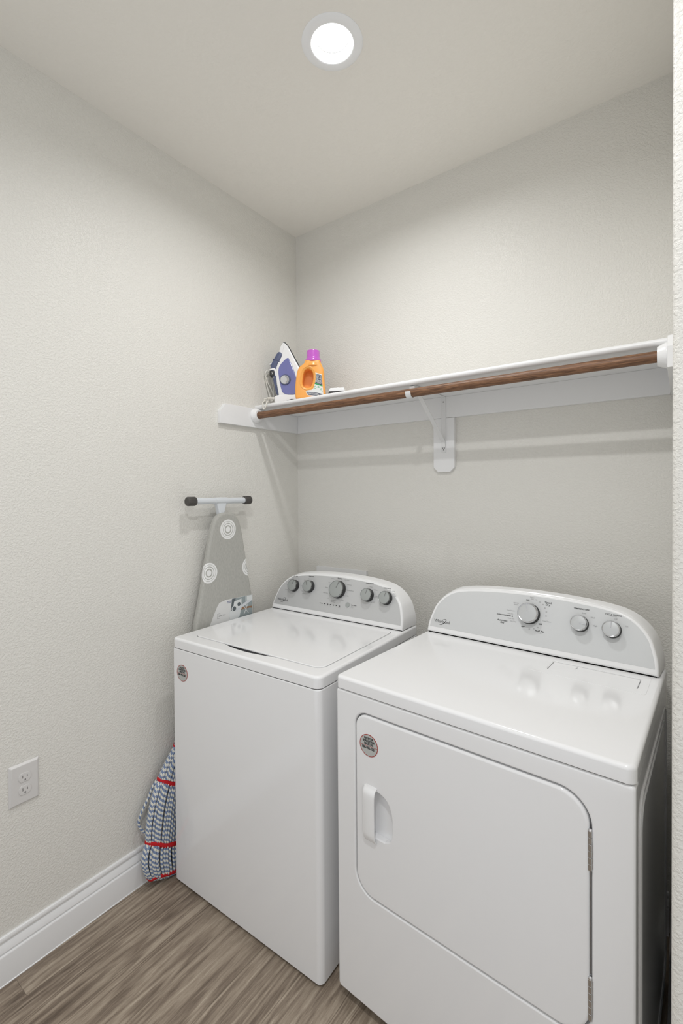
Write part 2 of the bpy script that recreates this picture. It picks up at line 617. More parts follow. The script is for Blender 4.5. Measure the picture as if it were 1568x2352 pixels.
# ------------------------------------------------------------------ ceiling downlights
def downlight(x, y, power, label):
    t = thing('recessed_downlight', label, 'ceiling light', (x, y, H), 0, 'recessed ceiling lights')
    mp = lambda a, b, c: Vector((a, b, c))
    bm = bmesh.new()
    lathe(bm, [(.0625, .001), (.0625, -.003), (.066, -.0045), (.088, -.0035), (.092, -.001), (.092, 0.0005)], mp, 64, closed=True)
    finish('trim_ring', bm, 'glass_ring', t)
    bm = bmesh.new()
    pr = [(.0625, -.002)]
    gro = []
    for k in range(5):
        z = .0015 + k * .0034
        r = .0615 - k * .0022
        pr += [(r, z), (r - .0014, z + .0022), (r + .0010, z + .0024), (r + .0010, z + .0034)]
        gro += [z + .0024, z + .0034]
    pr += [(.0500, .0190), (.064, .021), (.064, -.001)]
    lathe(bm, pr, mp, 72)
    for f in bm.faces:
        zc = sum(v.co.z for v in f.verts) / len(f.verts)
        rc = sum(v.co.xy.length for v in f.verts) / len(f.verts)
        if rc < .0632 and any(abs(zc - (.0015 + k * .0034 + .0029)) < .0007 or abs(zc - (.0015 + k * .0034 + .0023)) < .0002 for k in range(5)):
            f.material_index = 1  # groove shade painted dark into the white baffle
    finish('baffle', bm, ['glass_ring', 'capdark'], t)
    bm = bmesh.new()
    lathe(bm, [(0, .0185), (.047, .0185), (.0500, .0200), (.0500, .024), (0, .024)], mp, 48)
    finish('lens', bm, 'lens', t)
    ld = bpy.data.lights.new('lamp_light', 'AREA')
    ld.shape = 'DISK'
    ld.size = .088
    ld.energy = power
    ld.color = (.985, .99, 1)
    lo = bpy.data.objects.new('lamp_light', ld)
    COL.objects.link(lo)
    lo.parent = t
    lo.location = (0, 0, .0170)
downlight(*L1, LIGHT_ALCOVE, 'round white recessed ceiling light glowing above the washer and dryer')
downlight(*L2, LIGHT_HALL, 'round white recessed ceiling light in the hallway ceiling outside the alcove')

# ------------------------------------------------------------------ shelf, cleats, rod, bracket
ZC0, ZC1 = 1.779, 1.868     # cleat bottom/top
sh = thing('closet_shelf', 'long white painted shelf board across the back wall holding the iron and detergent', 'shelf', (0, 0, ZC0))
def loc(v): return Vector(v) - Vector((0, 0, ZC0))
bm = bmesh.new()
prof = [(0, .0001), (0, .020)] + [(-.2965 - .0085 * sin(pi * k / 8), .01005 + .00995 * cos(pi * k / 8)) for k in range(9)]
prof = [(y, z) for y, z in prof]
A = [bm.verts.new(loc((.0005, y, ZC1 + z))) for y, z in prof]; B = [bm.verts.new(loc((RXW - .0005, y, ZC1 + z))) for y, z in prof]
for i in range(len(prof)):
    bm.faces.new((A[i], A[(i + 1) % len(prof)], B[(i + 1) % len(prof)], B[i]))
bm.faces.new(A); bm.faces.new(B)
finish('shelf_board', bm, 'trim', sh, wn=True)
cl = [(-.528, ZC0), (0, ZC0), (0, ZC1), (-.497, ZC1), (-.528, ZC1 - .036)]
bm = bmesh.new(); pillow(bm, cl, .0003, .018, .0015, lambda a, b, c: loc((c, a, b)), seg=2); finish('side_cleat', bm, 'trim', sh, wn=True)
cr = [(-.427, ZC0), (0, ZC0), (0, ZC1), (-.393, ZC1), (-.427, ZC1 - .036)]
bm = bmesh.new(); pillow(bm, cr, .0003, .018, .0015, lambda a, b, c: loc((RXW - c, a, b)), seg=2); finish('side_cleat', bm, 'trim', sh, wn=True)
bm = bmesh.new(); pillow(bm, [(.0185, ZC0), (RXW - .0185, ZC0), (RXW - .0185, ZC1), (.0185, ZC1)], .0003, .018, .001, lambda a, b, c: loc((a, -c, b)), seg=2); finish('back_cleat', bm, 'trim', sh, wn=True)
bm = bmesh.new(); pillow(bm, [(.789, ZC0 - .0008), (.789, 1.572), (.809, 1.552), (.863, 1.552), (.883, 1.572), (.883, ZC0 - .0008)], .0003, .018, .0015, lambda a, b, c: loc((a, -c, b)), seg=2); finish('bracket_backing_board', bm, 'trim', sh, wn=True)

RY_, RZ_ = -.315, 1.835
rod = thing('clothes_rod', 'brown stained wooden clothes rod in white end cups below the shelf', 'clothes rod', (0, RY_, RZ_))
bm = bmesh.new()
lathe(bm, [(0, .022), (.0160, .022), (.0160, RXW - .022), (0, RXW - .022)], lambda a, b, c: Vector((c, a, b)), 32)
finish('rod_pole', bm, 'rod', rod)
for s in (0, 1):
    bm = bmesh.new()
    mp = (lambda a, b, c: Vector((.018 + c, a, b))) if s == 0 else (lambda a, b, c: Vector((RXW - .018 - c, a, b)))
    lathe(bm, [(0, .0002), (.035, .0002), (.0355, .003), (.034, .0065), (.027, .022), (.026, .0245), (.0175, .0245), (.0165, .022), (.0165, .004), (0, .004)], mp, 40)
    finish('end_cup', bm, 'enamel2', rod)

br = thing('shelf_bracket', 'white metal shelf and rod bracket with diagonal brace at mid wall', 'bracket', (.836, -.018, 1.633))
BO = Vector((.836, -.018, 1.633))
def bl(p): return Vector(p) - BO
bm = bmesh.new()
pillow(bm, rrect(.8255, 1.633, .8465, 1.8675, .004, 4), .0003, .0028, .0008, lambda a, b, c: bl((a, -.018 - c, b)), seg=2)
pillow(bm, rrect(.826, -.285, .846, -.0185, .003, 3), .0003, .0025, .0005, lambda a, b, c: bl((a, b, 1.8676 - c)), seg=2)
finish('upright_plate', bm, 'wirewhite', br, wn=True)
bm = bmesh.new()
def strap(bm, pts, wx, th):
    """flat strap running along pts (y,z) with width wx in x"""
    P = [Vector((0, y, z)) for y, z in pts]
    L_, R_ = [], []
    for i, p in enumerate(P):
        t = (P[min(i + 1, len(P) - 1)] - P[max(i - 1, 0)]).normalized()
        n = Vector((0, -t.z, t.y))
        L_.append(p + n * th / 2); R_.append(p - n * th / 2)
    loop = L_ + R_[::-1]
    x0, x1 = wx
    A = [bm.verts.new(bl((x0, p.y, p.z))) for p in loop]; B = [bm.verts.new(bl((x1, p.y, p.z))) for p in loop]
    n = len(loop)
    for i in range(n): bm.faces.new((A[i], A[(i + 1) % n], B[(i + 1) % n], B[i]))
    m = len(P)
    for K in (A, B):
        for i in range(m - 1):
            bm.faces.new((K[i], K[i + 1], K[n - 2 - i], K[n - 1 - i]))
strap(bm, [(-.0225, 1.655), (-.0235, 1.668), (-.028, 1.682), (-.252, 1.842), (-.268, 1.858), (-.28, 1.866)], (.828, .845), .003)
finish('diagonal_brace', bm, 'wirewhite', br, wn=True)
bm = bmesh.new()
hk = [(-.262, 1.8655), (-.29, 1.8655), (-.300, 1.862), (-.2955, 1.850)]
for k in range(13):
    a = radians(35 - k * 17.5)
    hk.append((RY_ + .0185 * cos(a), RZ_ + .0185 * sin(a)))
hk.append((RY_ - .0195, RZ_ + .004))
strap(bm, hk, (.8235, .8445), .0028)
finish('rod_hook', bm, 'wirewhite', br, wn=True)
for (x, z) in ((.836, 1.645), (.832, 1.652), (.84, 1.652), (.836, 1.846)):
    bm = bmesh.new()
    lathe(bm, [(0, .0), (.0026, .0), (.002, .0012), (0, .0015)], lambda a, b, c, x=x, z=z: bl((x + a, -.0208 - c, z + b)), 10)
    finish('screw', bm, 'inkgrey', br)

# ------------------------------------------------------------------ washer and dryer helpers
TILT = radians(20)
HALF = [(0, 0), (.0005, .02), (.003, .042), (.009, .066), (.017, .092), (.0255, .108), (.037, .124), (.055, .142), (.080, .158), (.114, .1695), (.18, .1795), (.27, .186), (.365, .1885)]
def console_outline(W, hs=1.0, grow=0.0):
    h = catmull([(a, b, 0) for a, b in HALF], 5)
    k = (W / 2) / .365
    left = []
    for p in h:
        e, v = p.x, p.y * hs
        e = e if e < .114 else .114 + (e - .114) * (W / 2 - .114) / (.365 - .114)
        left.append((e, v))
    right = [(W - e, v) for e, v in left[:-1]][::-1]
    return left + right      # starts bottom left, goes over the top to bottom right
def CON(x0, y0, z0):
    st, ct = sin(TILT), cos(TILT)
    return lambda a, b, c: Vector((x0 + a, y0 + b * st - c * ct, z0 + b * ct + c * st))

def make_console(parent, x0, y0, z0, W, hs, yb, wide, face_mat):
    mp = CON(x0, y0, z0)
    P = ccw(console_outline(W, hs))
    bm = bmesh.new()
    rings = []
    # back ring: vertical plane yb, widened slightly
    O = P
    Wc = W / 2
    def backmap(a, b, f):
        p = mp(a, b, 0)
        q = Vector((x0 + Wc + (a - Wc) * (1 + wide / Wc), yb, z0 + b * cos(TILT) * 1.015))
        return p.lerp(q, f)
    for f in (1.0, .6, .2):
        rings.append([bm.verts.new(backmap(a, b, f)) for a, b in O])
    Rr = .007
    for k in range(6):
        an = .5 * pi * k / 5
        rings.append([bm.verts.new(mp(a, b, -Rr + Rr * sin(an))) for a, b in inset(O, Rr * (1 - cos(an)))])
    n = len(O)
    for A_, B_ in zip(rings, rings[1:]):
        for i in range(n):
            bm.faces.new((A_[i], A_[(i + 1) % n], B_[(i + 1) % n], B_[i]))
    bm.faces.new(rings[0]); bm.faces.new(rings[-1])
    con = finish('console', bm, 'enamel2', parent, wn=True)
    # faceplate
    ins = inset(O, .0095)
    ins = [(a, max(b, .0185)) for a, b in ins]
    # drop duplicate points along the bottom
    Q = []
    for q in ins:
        if not Q or math.hypot(q[0] - Q[-1][0], q[1] - Q[-1][1]) > .0008:
            Q.append(q)
    bm = bmesh.new()
    pillow(bm, Q, -.001, .0006, .0004, mp, seg=2)
    finish('faceplate', bm, face_mat, con, wn=True)
    return con, mp

def make_knob(parent, mp, u, v, r, ang, face, depth=.028, rim=1.0):
    """control knob: dark skirt, chrome ring, dial face and pointer; ang = pointer direction (radians, 0 = +u)"""
    k = lambda a, b, c: mp(u + a, v + b, c)
    bm = bmesh.new()
    lathe(bm, [(0, .0007), (r * 1.07, .0007), (r * 1.07, .003), (r * 1.0, .006), (r * .98, depth - .004), (0, depth - .004)], k, 40)
    o = finish('knob', bm, 'dark', parent)
    bm = bmesh.new()
    q = .90 + .06 * (1 - rim)
    lathe(bm, [(r * .97, depth - .0075 * rim - .002 * (1 - rim)), (r * 1.03, depth - .0055 * rim - .001), (r * 1.02, depth - .002), (r * (q + .05) if rim == 1 else r * .985, depth + .0005), (r * q, depth), (r * q, depth - .005)], k, 40, closed=True)
    finish('chrome_ring', bm, 'chrome' if rim == 1 else 'knobring', o)
    bm = bmesh.new()
    lathe(bm, [(0, depth + .0008), (r * .5, depth + .0004), (r * (q + .001), depth - .0008), (r * (q + .005), depth - .005), (0, depth - .005)], k, 40)
    finish('dial_face', bm, face, o)
    bm = bmesh.new()
    ca, sa = cos(ang), sin(ang)
    pk = lambda a, b, c: k(a * ca - b * sa, a * sa + b * ca, c)
    pillow(bm, rrect(r * .12, -r * .045, r * .90, r * .045, r * .04, 3), depth - .001, depth + .0014, .0004, pk, seg=2)
    finish('pointer', bm, 'chrome' if rim == 1 else 'knobring', o, wn=True)
    return o

def logo(parent, mp, u0, v0, u1):
    bm = bmesh.new()
    cx, cy = (u0 + u1) / 2, v0
    wd = u1 - u0
    text_bm(bm, 'Whirlpool', .0165, mp, cx, cy, .0012, sx=wd / .0735)
    # swoosh loop round the p
    k = wd / .067
    pts = [(-.0155, -.0075), (-.011, -.0112), (-.003, -.0098), (.005, -.004), (.0105, .003), (.0125, .008), (.0095, .0105), (.003, .0095), (-.0015, .0075)]
    sp = catmull([(cx + .004 + a * k, cy + b * k, 0) for a, b in pts], 5)
    n = len(sp)
    L_, R_ = [], []
    for i, p in enumerate(sp):
        t = (sp[min(i + 1, n - 1)] - sp[max(i - 1, 0)]).normalized()
        nn = Vector((-t.y, t.x, 0))
        wv = .0007 * sin(pi * (i + .5) / n) + .00015
        L_.append(bm.verts.new(mp(p.x + nn.x * wv, p.y + nn.y * wv, .0013)))
        R_.append(bm.verts.new(mp(p.x - nn.x * wv, p.y - nn.y * wv, .0013)))
    for i in range(n - 1):
        bm.faces.new((L_[i], L_[i + 1], R_[i + 1], R_[i]))
    finish('logo', bm, 'ink', parent, smooth=False, recalc=False)

def sticker(parent, mp, cx, cz, r):
    bm = bmesh.new()
    lathe(bm, [(0, .0008), (r * .96, .0008), (r * .96, .0003), (0, .0003)], lambda a, b, c: mp(cx + a, cz + b, c), 48)
    o = finish('round_sticker', bm, 'stickergrey', parent)
    bm = bmesh.new()
    lathe(bm, [(r * .94, .0002), (r, .0002), (r, .0010), (r * .94, .0010)], lambda a, b, c: mp(cx + a, cz + b, c), 48, closed=True)
    pillow(bm, [(cx - r * .93, cz - r * .065), (cx + r * .93, cz - r * .065), (cx + r * .93, cz - r * .03), (cx - r * .93, cz - r * .03)], .0006, .001, 0, mp)
    finish('sticker_border', bm, 'red', o, smooth=False)
    bm = bmesh.new()
    for s, y, sz in (('REGISTER', .62, .27), ('ENREGISTRER', .37, .27), ('REGISTRE', .12, .27), ('888-900-3381', -.24, .33)):
        text_bm(bm, s, r * sz, mp, cx, cz + y * r, .0011, bold=r * .012, sx=.78 if len(s) > 10 else .86)
    finish('sticker_lettering', bm, 'ink', o, smooth=False, recalc=False)
    return o

# ------------------------------------------------------------------ washer
WW, WD = .699, .668
wa = thing('washing_machine', 'white top load washing machine with grey control panel and five knobs, beside the left wall', 'washing machine', (.0954, -.8317, 0), .0228)
FZ = FRONT(0)
# cabinet: plan outline extruded up
bm = bmesh.new()
pillow(bm, rrect(0, 0, WW, WD, (.012, .020, .02, .02), 8), .008, .888, .0035, TOP(), Rb=.003)
finish('cabinet', bm, 'enamel', wa, wn=True)
for fx, fy in ((.03, .03), (WW - .075, .03), (.03, WD - .075), (WW - .075, WD - .075)):
    bm = bmesh.new(); box(bm, fx, fy, 0, fx + .045, fy + .045, .010, .002)
    finish('foot', bm, 'dark', wa)
bm = bmesh.new()
box(bm, .012, .012, .004, WW - .012, WD - .012, .0085)
finish('base_gap_shade', bm, 'dark', wa, smooth=False)  # dark sheet added for the shadow gap beneath the cabinet
# deck with finger scoop
lidP = rrect(.062, .0585, .662, .512, (.022, .030, .02, .02), 8)
well = inset(ccw(lidP), -.0020)
yf = min(q[1] for q in well)
bulge = [(.228 + .240 * k / 20, yf - .0165 * sin(pi * k / 20) ** .9) for k in range(21)]
i_ = max(i for i, q in enumerate(well[:9]))          # last point of the front left corner
scoop = well[:i_ + 1] + bulge + well[i_ + 1:]
bm = bmesh.new()
pillow(bm, rrect(0, 0, WW, WD, (.018, .024, .022, .022), 8), .8902, .9275, .009, TOP(), holes=[scoop], Rh=.0012, floor=.9275 - .028, Rb=.002, seg=5)
finish('top_deck', bm, 'enamel', wa, wn=True)
bm = bmesh.new()
pillow(bm, rrect(.0035, .0035, WW - .0035, WD - .0035, (.014, .021, .02, .02), 6), .887, .8925, 0, TOP())
finish('deck_gap_shade', bm, 'black', wa, smooth=False)  # black filler that paints the shade of the seam under the deck
bm = bmesh.new()
pillow(bm, lidP, .9255, .9300, .0022, TOP(), seg=4)
lid = finish('lid', bm, 'enamel', wa, wn=True)
WCX, WCY, WCZ, WCW, WHS = .0060, .536, .931, .686, .985
con, mpw = make_console(wa, WCX, WCY, WCZ, WCW, WHS, .652, .005, 'silver')
bm = bmesh.new()
box(bm, .012, .540, .926, .690, .645, .9325)
finish('console_gap_shade', bm, 'black', con, smooth=False)  # added black block, shade of the gap below the console as colour
def up(u): return u - .006
KN = ((.1176, .1135, .0245, radians(72)), (.2058, .1195, .0245, radians(118)), (.3630, .1235, .0345, radians(72)), (.5154, .1175, .0245, radians(82)), (.6020, .1160, .0245, radians(75)))
for u, v, r, a in KN:
    make_knob(wa, mpw, up(u), v - .001, r * 1.04, a, 'knobface', .023, .3)
logo(con, mpw, up(.0302), .0425, up(.0970))
bm = bmesh.new()
T_ = lambda s, u, v, sz=.0052, al='CENTER', b=0.0: text_bm(bm, s, sz, mpw, up(u), v, .0012, al, bold=b)
for s, u, v in (('SOIL LEVEL', .1128, .1565), ('WASH TEMP', .2043, .1645), ('RINSE OPTIONS', .5141, .1655), ('WATER LEVEL', .5991, .1550)):
    T_(s, u, v, .0054, b=.00012)
T_('Normal', .3602, .1710, .0072, b=.00015)
T_('Progress', .2870, .0545, .0048, b=.0001)
T_('Start / Pause', .4420, .0665, .0052, 'LEFT', b=.0001)
finish('dark_lettering', bm, 'ink', con, smooth=False, recalc=False)
bm = bmesh.new()
for s, u, v, al in (('Heavy', .103, .1480, 'RIGHT'), ('Medium', .090, .1390, 'RIGHT'), ('Light', .078, .1150, 'RIGHT'), ('Ex. Light', .083, .0903, 'RIGHT'),
                    ('Hot', .197, .1530, 'RIGHT'), ('Warm', .178, .1440, 'RIGHT'), ('Cool', .167, .1180, 'RIGHT'), ('Cold', .172, .0942, 'RIGHT'), ('Tap Cold', .190, .0835, 'RIGHT'),
                    ('Super Wash', .386, .1680, 'LEFT'), ('Heavy Duty', .403, .1487, 'LEFT'), ('Bulky Items/Sheets', .404, .1252, 'LEFT'), ('Drain & Spin', .396, .1013, 'LEFT'), ('Rinse & Spin', .375, .0808, 'LEFT'), ('Clean Washer', .3483, .0735, 'CENTER'), ('with affresh', .3483, .0675, 'CENTER'),
                    ('Soak', .322, .0800, 'RIGHT'), ('Quick Wash', .312, .1011, 'RIGHT'), ('Delicate', .307, .1255, 'RIGHT'), ('Casual', .318, .1484, 'RIGHT'), ('Cold Wash', .336, .1668, 'RIGHT'),
                    ('1 Rinse', .5143, .1520, 'LEFT'), ('2 Rinses', .5385, .1420, 'LEFT'), ('1 Rinse +', .5460, .1170, 'LEFT'), ('Fab. Soft.', .5460, .1115, 'LEFT'), ('2 Rinses +', .5330, .0955, 'LEFT'), ('Fab. Soft.', .5330, .0900, 'LEFT'),
                    ('Auto Sensing', .6100, .1465, 'LEFT'), ('Deep', .6300, .1380, 'LEFT'), ('Water', .6320, .1330, 'LEFT'), ('Wash', .6340, .1280, 'LEFT')):
    T_(s, u, v, .0050, al)
for i, s in enumerate(('Sensing', 'Wash', 'Rinse', 'Spin', 'Done', 'Lid Lock')):
    T_(s, .3064 + i * .0155, .0485, .0032)
T_('Hold 3 seconds', .4420, .0605, .0034, 'LEFT'); T_('to cancel', .4420, .0565, .0034, 'LEFT')
finish('grey_lettering', bm, 'inkgrey', con, smooth=False, recalc=False)
for i in range(6):
    u = up(.3064 + i * .0155)
    bm = bmesh.new()
    pillow(bm, rrect(u - .0036, .0528, u + .0036, .0562, .0012, 3), .0004, .0014, .0003, mpw, seg=2)
    finish('indicator_light', bm, 'dark', con)
bm = bmesh.new()
lathe(bm, [(0, .003), (.0095, .003), (.0105, .002), (.011, .0004), (0, .0004)], lambda a, b, c: mpw(up(.4240) + a, .0645 + b, c), 32)
finish('start_button', bm, 'knobface', wa)
bm = bmesh.new()
for (cu_, cv_, rr_, angs) in ((.1176, .112, .031, (72, 110, 150, 195)), (.2058, .118, .031, (72, 110, 150, 195, 235)), (.363, .122, .042, tuple(range(90, 450, 30))), (.5154, .116, .031, (85, 45, 5, -35)), (.602, .1145, .031, (85, 35))):
    for a in angs:
        u, v = up(cu_) + rr_ * cos(radians(a)), cv_ + rr_ * sin(radians(a))
        lathe(bm, [(0, .0013), (.0011, .0013), (.0011, .0006), (0, .0006)], lambda x, y, c, u=u, v=v: mpw(u + x, v + y, c), 10)
finish('position_dots', bm, 'whiteink', con)
sticker(wa, FZ, .0590, .8030, .0305)

# ------------------------------------------------------------------ dryer
DW, DD = .737, .645
dr = thing('clothes_dryer', 'white clothes dryer with three knobs and a hinged front door, right of the washer', 'clothes dryer', (.8415, -.7958, 0), -.0528)
ZB, ZD, ZT = .034, .906, .9435
door = rrect(.0705, .3545, .6575, .8540, (.058, .062, .060, .036), 12)
# cabinet body behind the front panel
bm = bmesh.new()
pillow(bm, rrect(0, .030, DW, DD, (0, 0, .015, .015), 6), ZB, ZD - .001, .001, TOP(), Rb=.002)
finish('cabinet', bm, 'enamel', dr, wn=True)
bm = bmesh.new()
pillow(bm, rrect(0, ZB, DW, ZD - .001, (.012, .012, .008, .008), 6), -.0305, 0, .0065, FRONT(0), holes=[inset(ccw(door), -.0042)], Rh=.005, floor=-.022, seg=6)
finish('front_panel', bm, 'enamel', dr, wn=True)
for x in (.05, DW - .05):
    for y in (.06, DD - .06):
        bm = bmesh.new()
        lathe(bm, [(0, 0), (.02, 0), (.018, .012), (.008, .014), (.008, ZB + .002), (0, ZB + .002)], lambda a, b, c, x=x, y=y: Vector((x + a, y + b, c)), 20)
        finish('foot', bm, 'dark', dr)
# door with grip recess
grip = [(.118, .528), (.165, .530), (.182, .537), (.188, .552), (.189, .575), (.189, .600), (.185, .622), (.176, .640), (.163, .650), (.146, .655), (.118, .656)]
grip = smooth_poly(grip[1:-1], 2, False)
grip = [(.120, .529)] + grip + [(.120, .656)]
bm = bmesh.new()
pillow(bm, door, -.018, .0015, .006, FRONT(0), holes=[grip], Rh=.004, floor=-.0165, seg=5)
dd = finish('door', bm, 'enamel', dr, wn=True)
# handle flap
bm = bmesh.new()
prof = [(.668, .0014), (.664, .0040), (.660, .0105), (.652, .0150), (.640, .0165), (.620, .0170), (.555, .0170), (.535, .0160), (.522, .0110), (.514, .0045), (.511, .0012)]
prof = [(p.x, p.y) for p in catmull([(a, b, 0) for a, b in prof], 4)]
inner = [(z, max(c - .003, .0005)) for z, c in prof]
X0, X1 = .0985, .1410
rings = []
for x, sft in ((X0, -.010), (X0 + .003, -.003), (X0 + .008, 0), (X1 - .002, 0), (X1, -.0012)):
    rings.append([bm.verts.new(FRONT(0)(x, z, max(c + sft, .0002) if i not in (0, len(prof) - 1) else .0005)) for i, (z, c) in enumerate(prof)])
rings.append([bm.verts.new(FRONT(0)(X1, z, max(c - .0035, 0))) for z, c in prof])
rings.append([bm.verts.new(FRONT(0)(X0 + .004, z, max(c - .0065, 0) - .001)) for z, c in prof])
for A_, B_ in zip(rings, rings[1:]):
    for i in range(len(A_) - 1):
        bm.faces.new((A_[i], A_[i + 1], B_[i + 1], B_[i]))
finish('handle', bm, 'enamel2', dd, ang=50)
# hinges
def hinge(z0, z1):
    bm = bmesh.new()
    n = 6
    L = (z1 - z0) / n
    for k in range(n):
        a, b = z0 + k * L + .0002, z0 + (k + 1) * L - .0002
        top = k == n - 1
        lathe(bm, [(0, a), (.0042, a), (.0046, a + .0004), (.0046, b - .0004), (.0042, b)] + ([(.004, b + .002), (.002, b + .004), (0, b + .0045)] if top else [(0, b)]), lambda x, y, c: Vector((.6590 + x, .0010 + y, c)), 16)
    box(bm, .6630, .0005, z0 + .003, .6655, .004, z1 - .003, .0005)
    box(bm, .652, .0035, z0 + .003, .659, .0055, z1 - .003)
    finish('hinge', bm, 'chrome', dr)
hinge(.708, .7885); hinge(.4030, .4875)
bm = bmesh.new()
pillow(bm, rrect(.6588, .425, .6610, .782, .0008, 2), -.016, -.0035, .0005, FRONT(0), seg=1)
finish('hinge_gap_line', bm, 'chrome', dr)  # added metal strip for the grey line in the gap between the hinges
# top panel with lint filter pocket
pocket = rrect(.4625, .4165, .6905, .4955, (.006, .004, .004, .006), 3)
bm = bmesh.new()
pillow(bm, rrect(-.001, -.002, DW + .001, DD, (.016, .018, .020, .016), 8), ZD + .0015, ZT, .0095, TOP(), holes=[pocket], Rh=.001, floor=ZT - .012, Rb=.002, seg=5)
tp = finish('top_panel', bm, 'enamel', dr, wn=True)
bm = bmesh.new()
pillow(bm, rrect(.004, .004, DW - .0035, DD - .01, (.014, .016, .014, .014), 6), ZD - .004, ZD + .004, 0, TOP())
finish('top_gap_shade', bm, 'black', dr, smooth=False)  # black core added so the seam under the top panel reads as shade
tri = [(.5300, .4870), (.5262, .4670), (.5345, .4670)]
bm = bmesh.new()
pillow(bm, rrect(.4637, .4180, .6885, .4940, (.006, .004, .004, .006), 3), ZT - .010, ZT - .0012, .0018, TOP(), holes=[tri], Rh=.0004, floor=ZT - .004, seg=3)
finish('lint_filter_door', bm, 'enamel', tp, wn=True)
bm = bmesh.new()
pillow(bm, rrect(.418, .3800, .712, .5250, .012, 6), ZT - .0002, ZT + .0006, .0005, TOP(), holes=[inset(ccw(pocket), -.003)], Rh=.0002, seg=2)
finish('filter_surround', bm, 'enamel', tp, wn=True)
# embossed side panel ribs
def ribs(x, s):
    for (y0, y1, z0, z1, r, rad) in ((.052, DD - .03, .06, .850, .05, .0032), (.078, DD - .055, .09, .822, .045, .0030)):
        bm = bmesh.new()
        pts = [(x, a, b) for a, b in rrect(y0, z0, y1, z1, r, 8)]
        tube(bm, pts, rad, 8, closed=True)
        finish('embossed_rib', bm, 'enamel', dr)
ribs(DW - .0006, 1)
DCX, DCY, DCZ, DCW = .0045, .5290, .9480, .7230
dcon, mpd = make_console(dr, DCX, DCY, DCZ, DCW, 1.0, .640, .006, 'lightgrey')
bm = bmesh.new()
box(bm, .012, .533, ZT - .001, .722, .635, DCZ + .003)
finish('console_gap_shade', bm, 'black', dcon, smooth=False)  # added black block painting the dark seam shade under the console front
def ud(u): return u - DCX
for u, v, r, a in ((.3666, .1222, .0318, radians(100)), (.5203, .1158, .0235, radians(-8)), (.6078, .1128, .0235, radians(88))):
    make_knob(dr, mpd, ud(u), v - .004, r, a, 'knobface2', .026)
logo(dcon, mpd, ud(.0266), .0405, ud(.0935))
bm = bmesh.new()
D_ = lambda s, u, v, sz=.0058, al='CENTER', b=0.0: text_bm(bm, s, sz, mpd, ud(u), v - .003, .0012, al, bold=b)
D_('TEMPERATURE', .5213, .1600, .0068, b=.0001); D_('CYCLE SIGNAL', .6086, .1556, .0068, b=.0001)
D_('Timed', .4216, .1655, .0088, b=.0001); D_('Dry', .4213, .1585, .0088, b=.0001)
D_('Fluff Air', .4036, .0700, .0088, b=.0001); D_('Automatic', .2805, .0855, .0082, b=.0001); D_('Dry', .2810, .0780, .0082, b=.0001)
D_('OFF', .3569, .1655, .0062, b=.0002); D_('OFF', .4039, .0929, .0062, b=.0002); D_('OFF', .3501, .0761, .0062, b=.0002)
D_('ENERGY PREFERRED', .2835, .1040, .0054, b=.0001)
pillow(bm, smooth_poly([(ud(.3095), .0985), (ud(.3135), .0990), (ud(.3145), .1030), (ud(.3110), .1030)], 2), .0006, .0012, 0, mpd)
finish('dark_lettering', bm, 'ink', dcon, smooth=False, recalc=False)
bm = bmesh.new()
for s, u, v in (('Heavy', .3700, .1765), ('Dry', .3710, .1710), ('70', .3838, .1696), ('60', .3964, .1644), ('50', .4062, .1576), ('40', .4137, .1472), ('30', .4186, .1352), ('20', .4192, .1217), ('Cool Down', .4232, .1052),
                ('30', .3969, .0813), ('20', .3846, .0753), ('10', .3709, .0716), ('No Heat', .4039, .0639), ('Wrinkle', .3197, .1506), ('Shield', .3193, .1451), ('Cool Down', .3043, .1227), ('Less Dry', .3045, .1122),
                ('More Dry', .3087, .0960), ('Very Dry', .3157, .0880), ('Low', .5298, .1485), ('Med', .5542, .1389), ('High', .5626, .1153), ('Off', .6158, .1445), ('On', .6450, .1279), ('End of Cycle', .610, .1515)):
    sz = .0062 if s in ('Low', 'Med', 'High', 'Off', 'On') else (.0034 if s in ('No Heat', 'End of Cycle') else .0055)
    D_(s, u, v, sz)
finish('grey_lettering', bm, 'inkgrey2', dcon, smooth=False, recalc=False)
sticker(dr, lambda a, b, c: FZ(a, b, c + .0015), .1158, .7755, .0302)

# ------------------------------------------------------------------ ironing board
ib = thing('ironing_board', 'grey ironing board with white ring pattern leaning upright between washer and left wall', 'ironing board', (0.045, -.547, 0.0))
IO = Vector((0.045, -.547, 0))
half = [(0, 1.3870), (.022, 1.3850), (.044, 1.3770), (.062, 1.3590), (.0755, 1.330), (.087, 1.290), (.103, 1.210), (.121, 1.115), (.143, 1.010), (.163, .915), (.166, .80), (.166, .65), (.166, .40), (.166, .16), (.160, .09), (.140, .065), (.08, .060), (0, .060)]
hp = [(p.x, p.y) for p in catmull([(a, b, 0) for a, b in half], 3)]
BC = -.541
def bcx(z): return -.541 - max(0, (1.35 - z)) * .012
out = [(bcx(z) + a, z) for a, z in hp] + [(bcx(z) - a, z) for a, z in hp[1:-1]][::-1]
bm = bmesh.new()
pillow(bm, out, .0475, .0735, .011, WALLX(), Rb=.006, seg=5)
cov = finish('board_cover', bm, 'cover', ib, wn=True, matrix=Matrix.Translation(-IO))
bm = bmesh.new()
def T0(o): o.matrix_local = Matrix.Translation(-IO); return o
bx, bz = .050, 1.437
tube(bm, [(bx, -.700, bz), (bx, -.425, bz)], .0130, 24)
T0(finish('crossbar', bm, 'tube', ib))
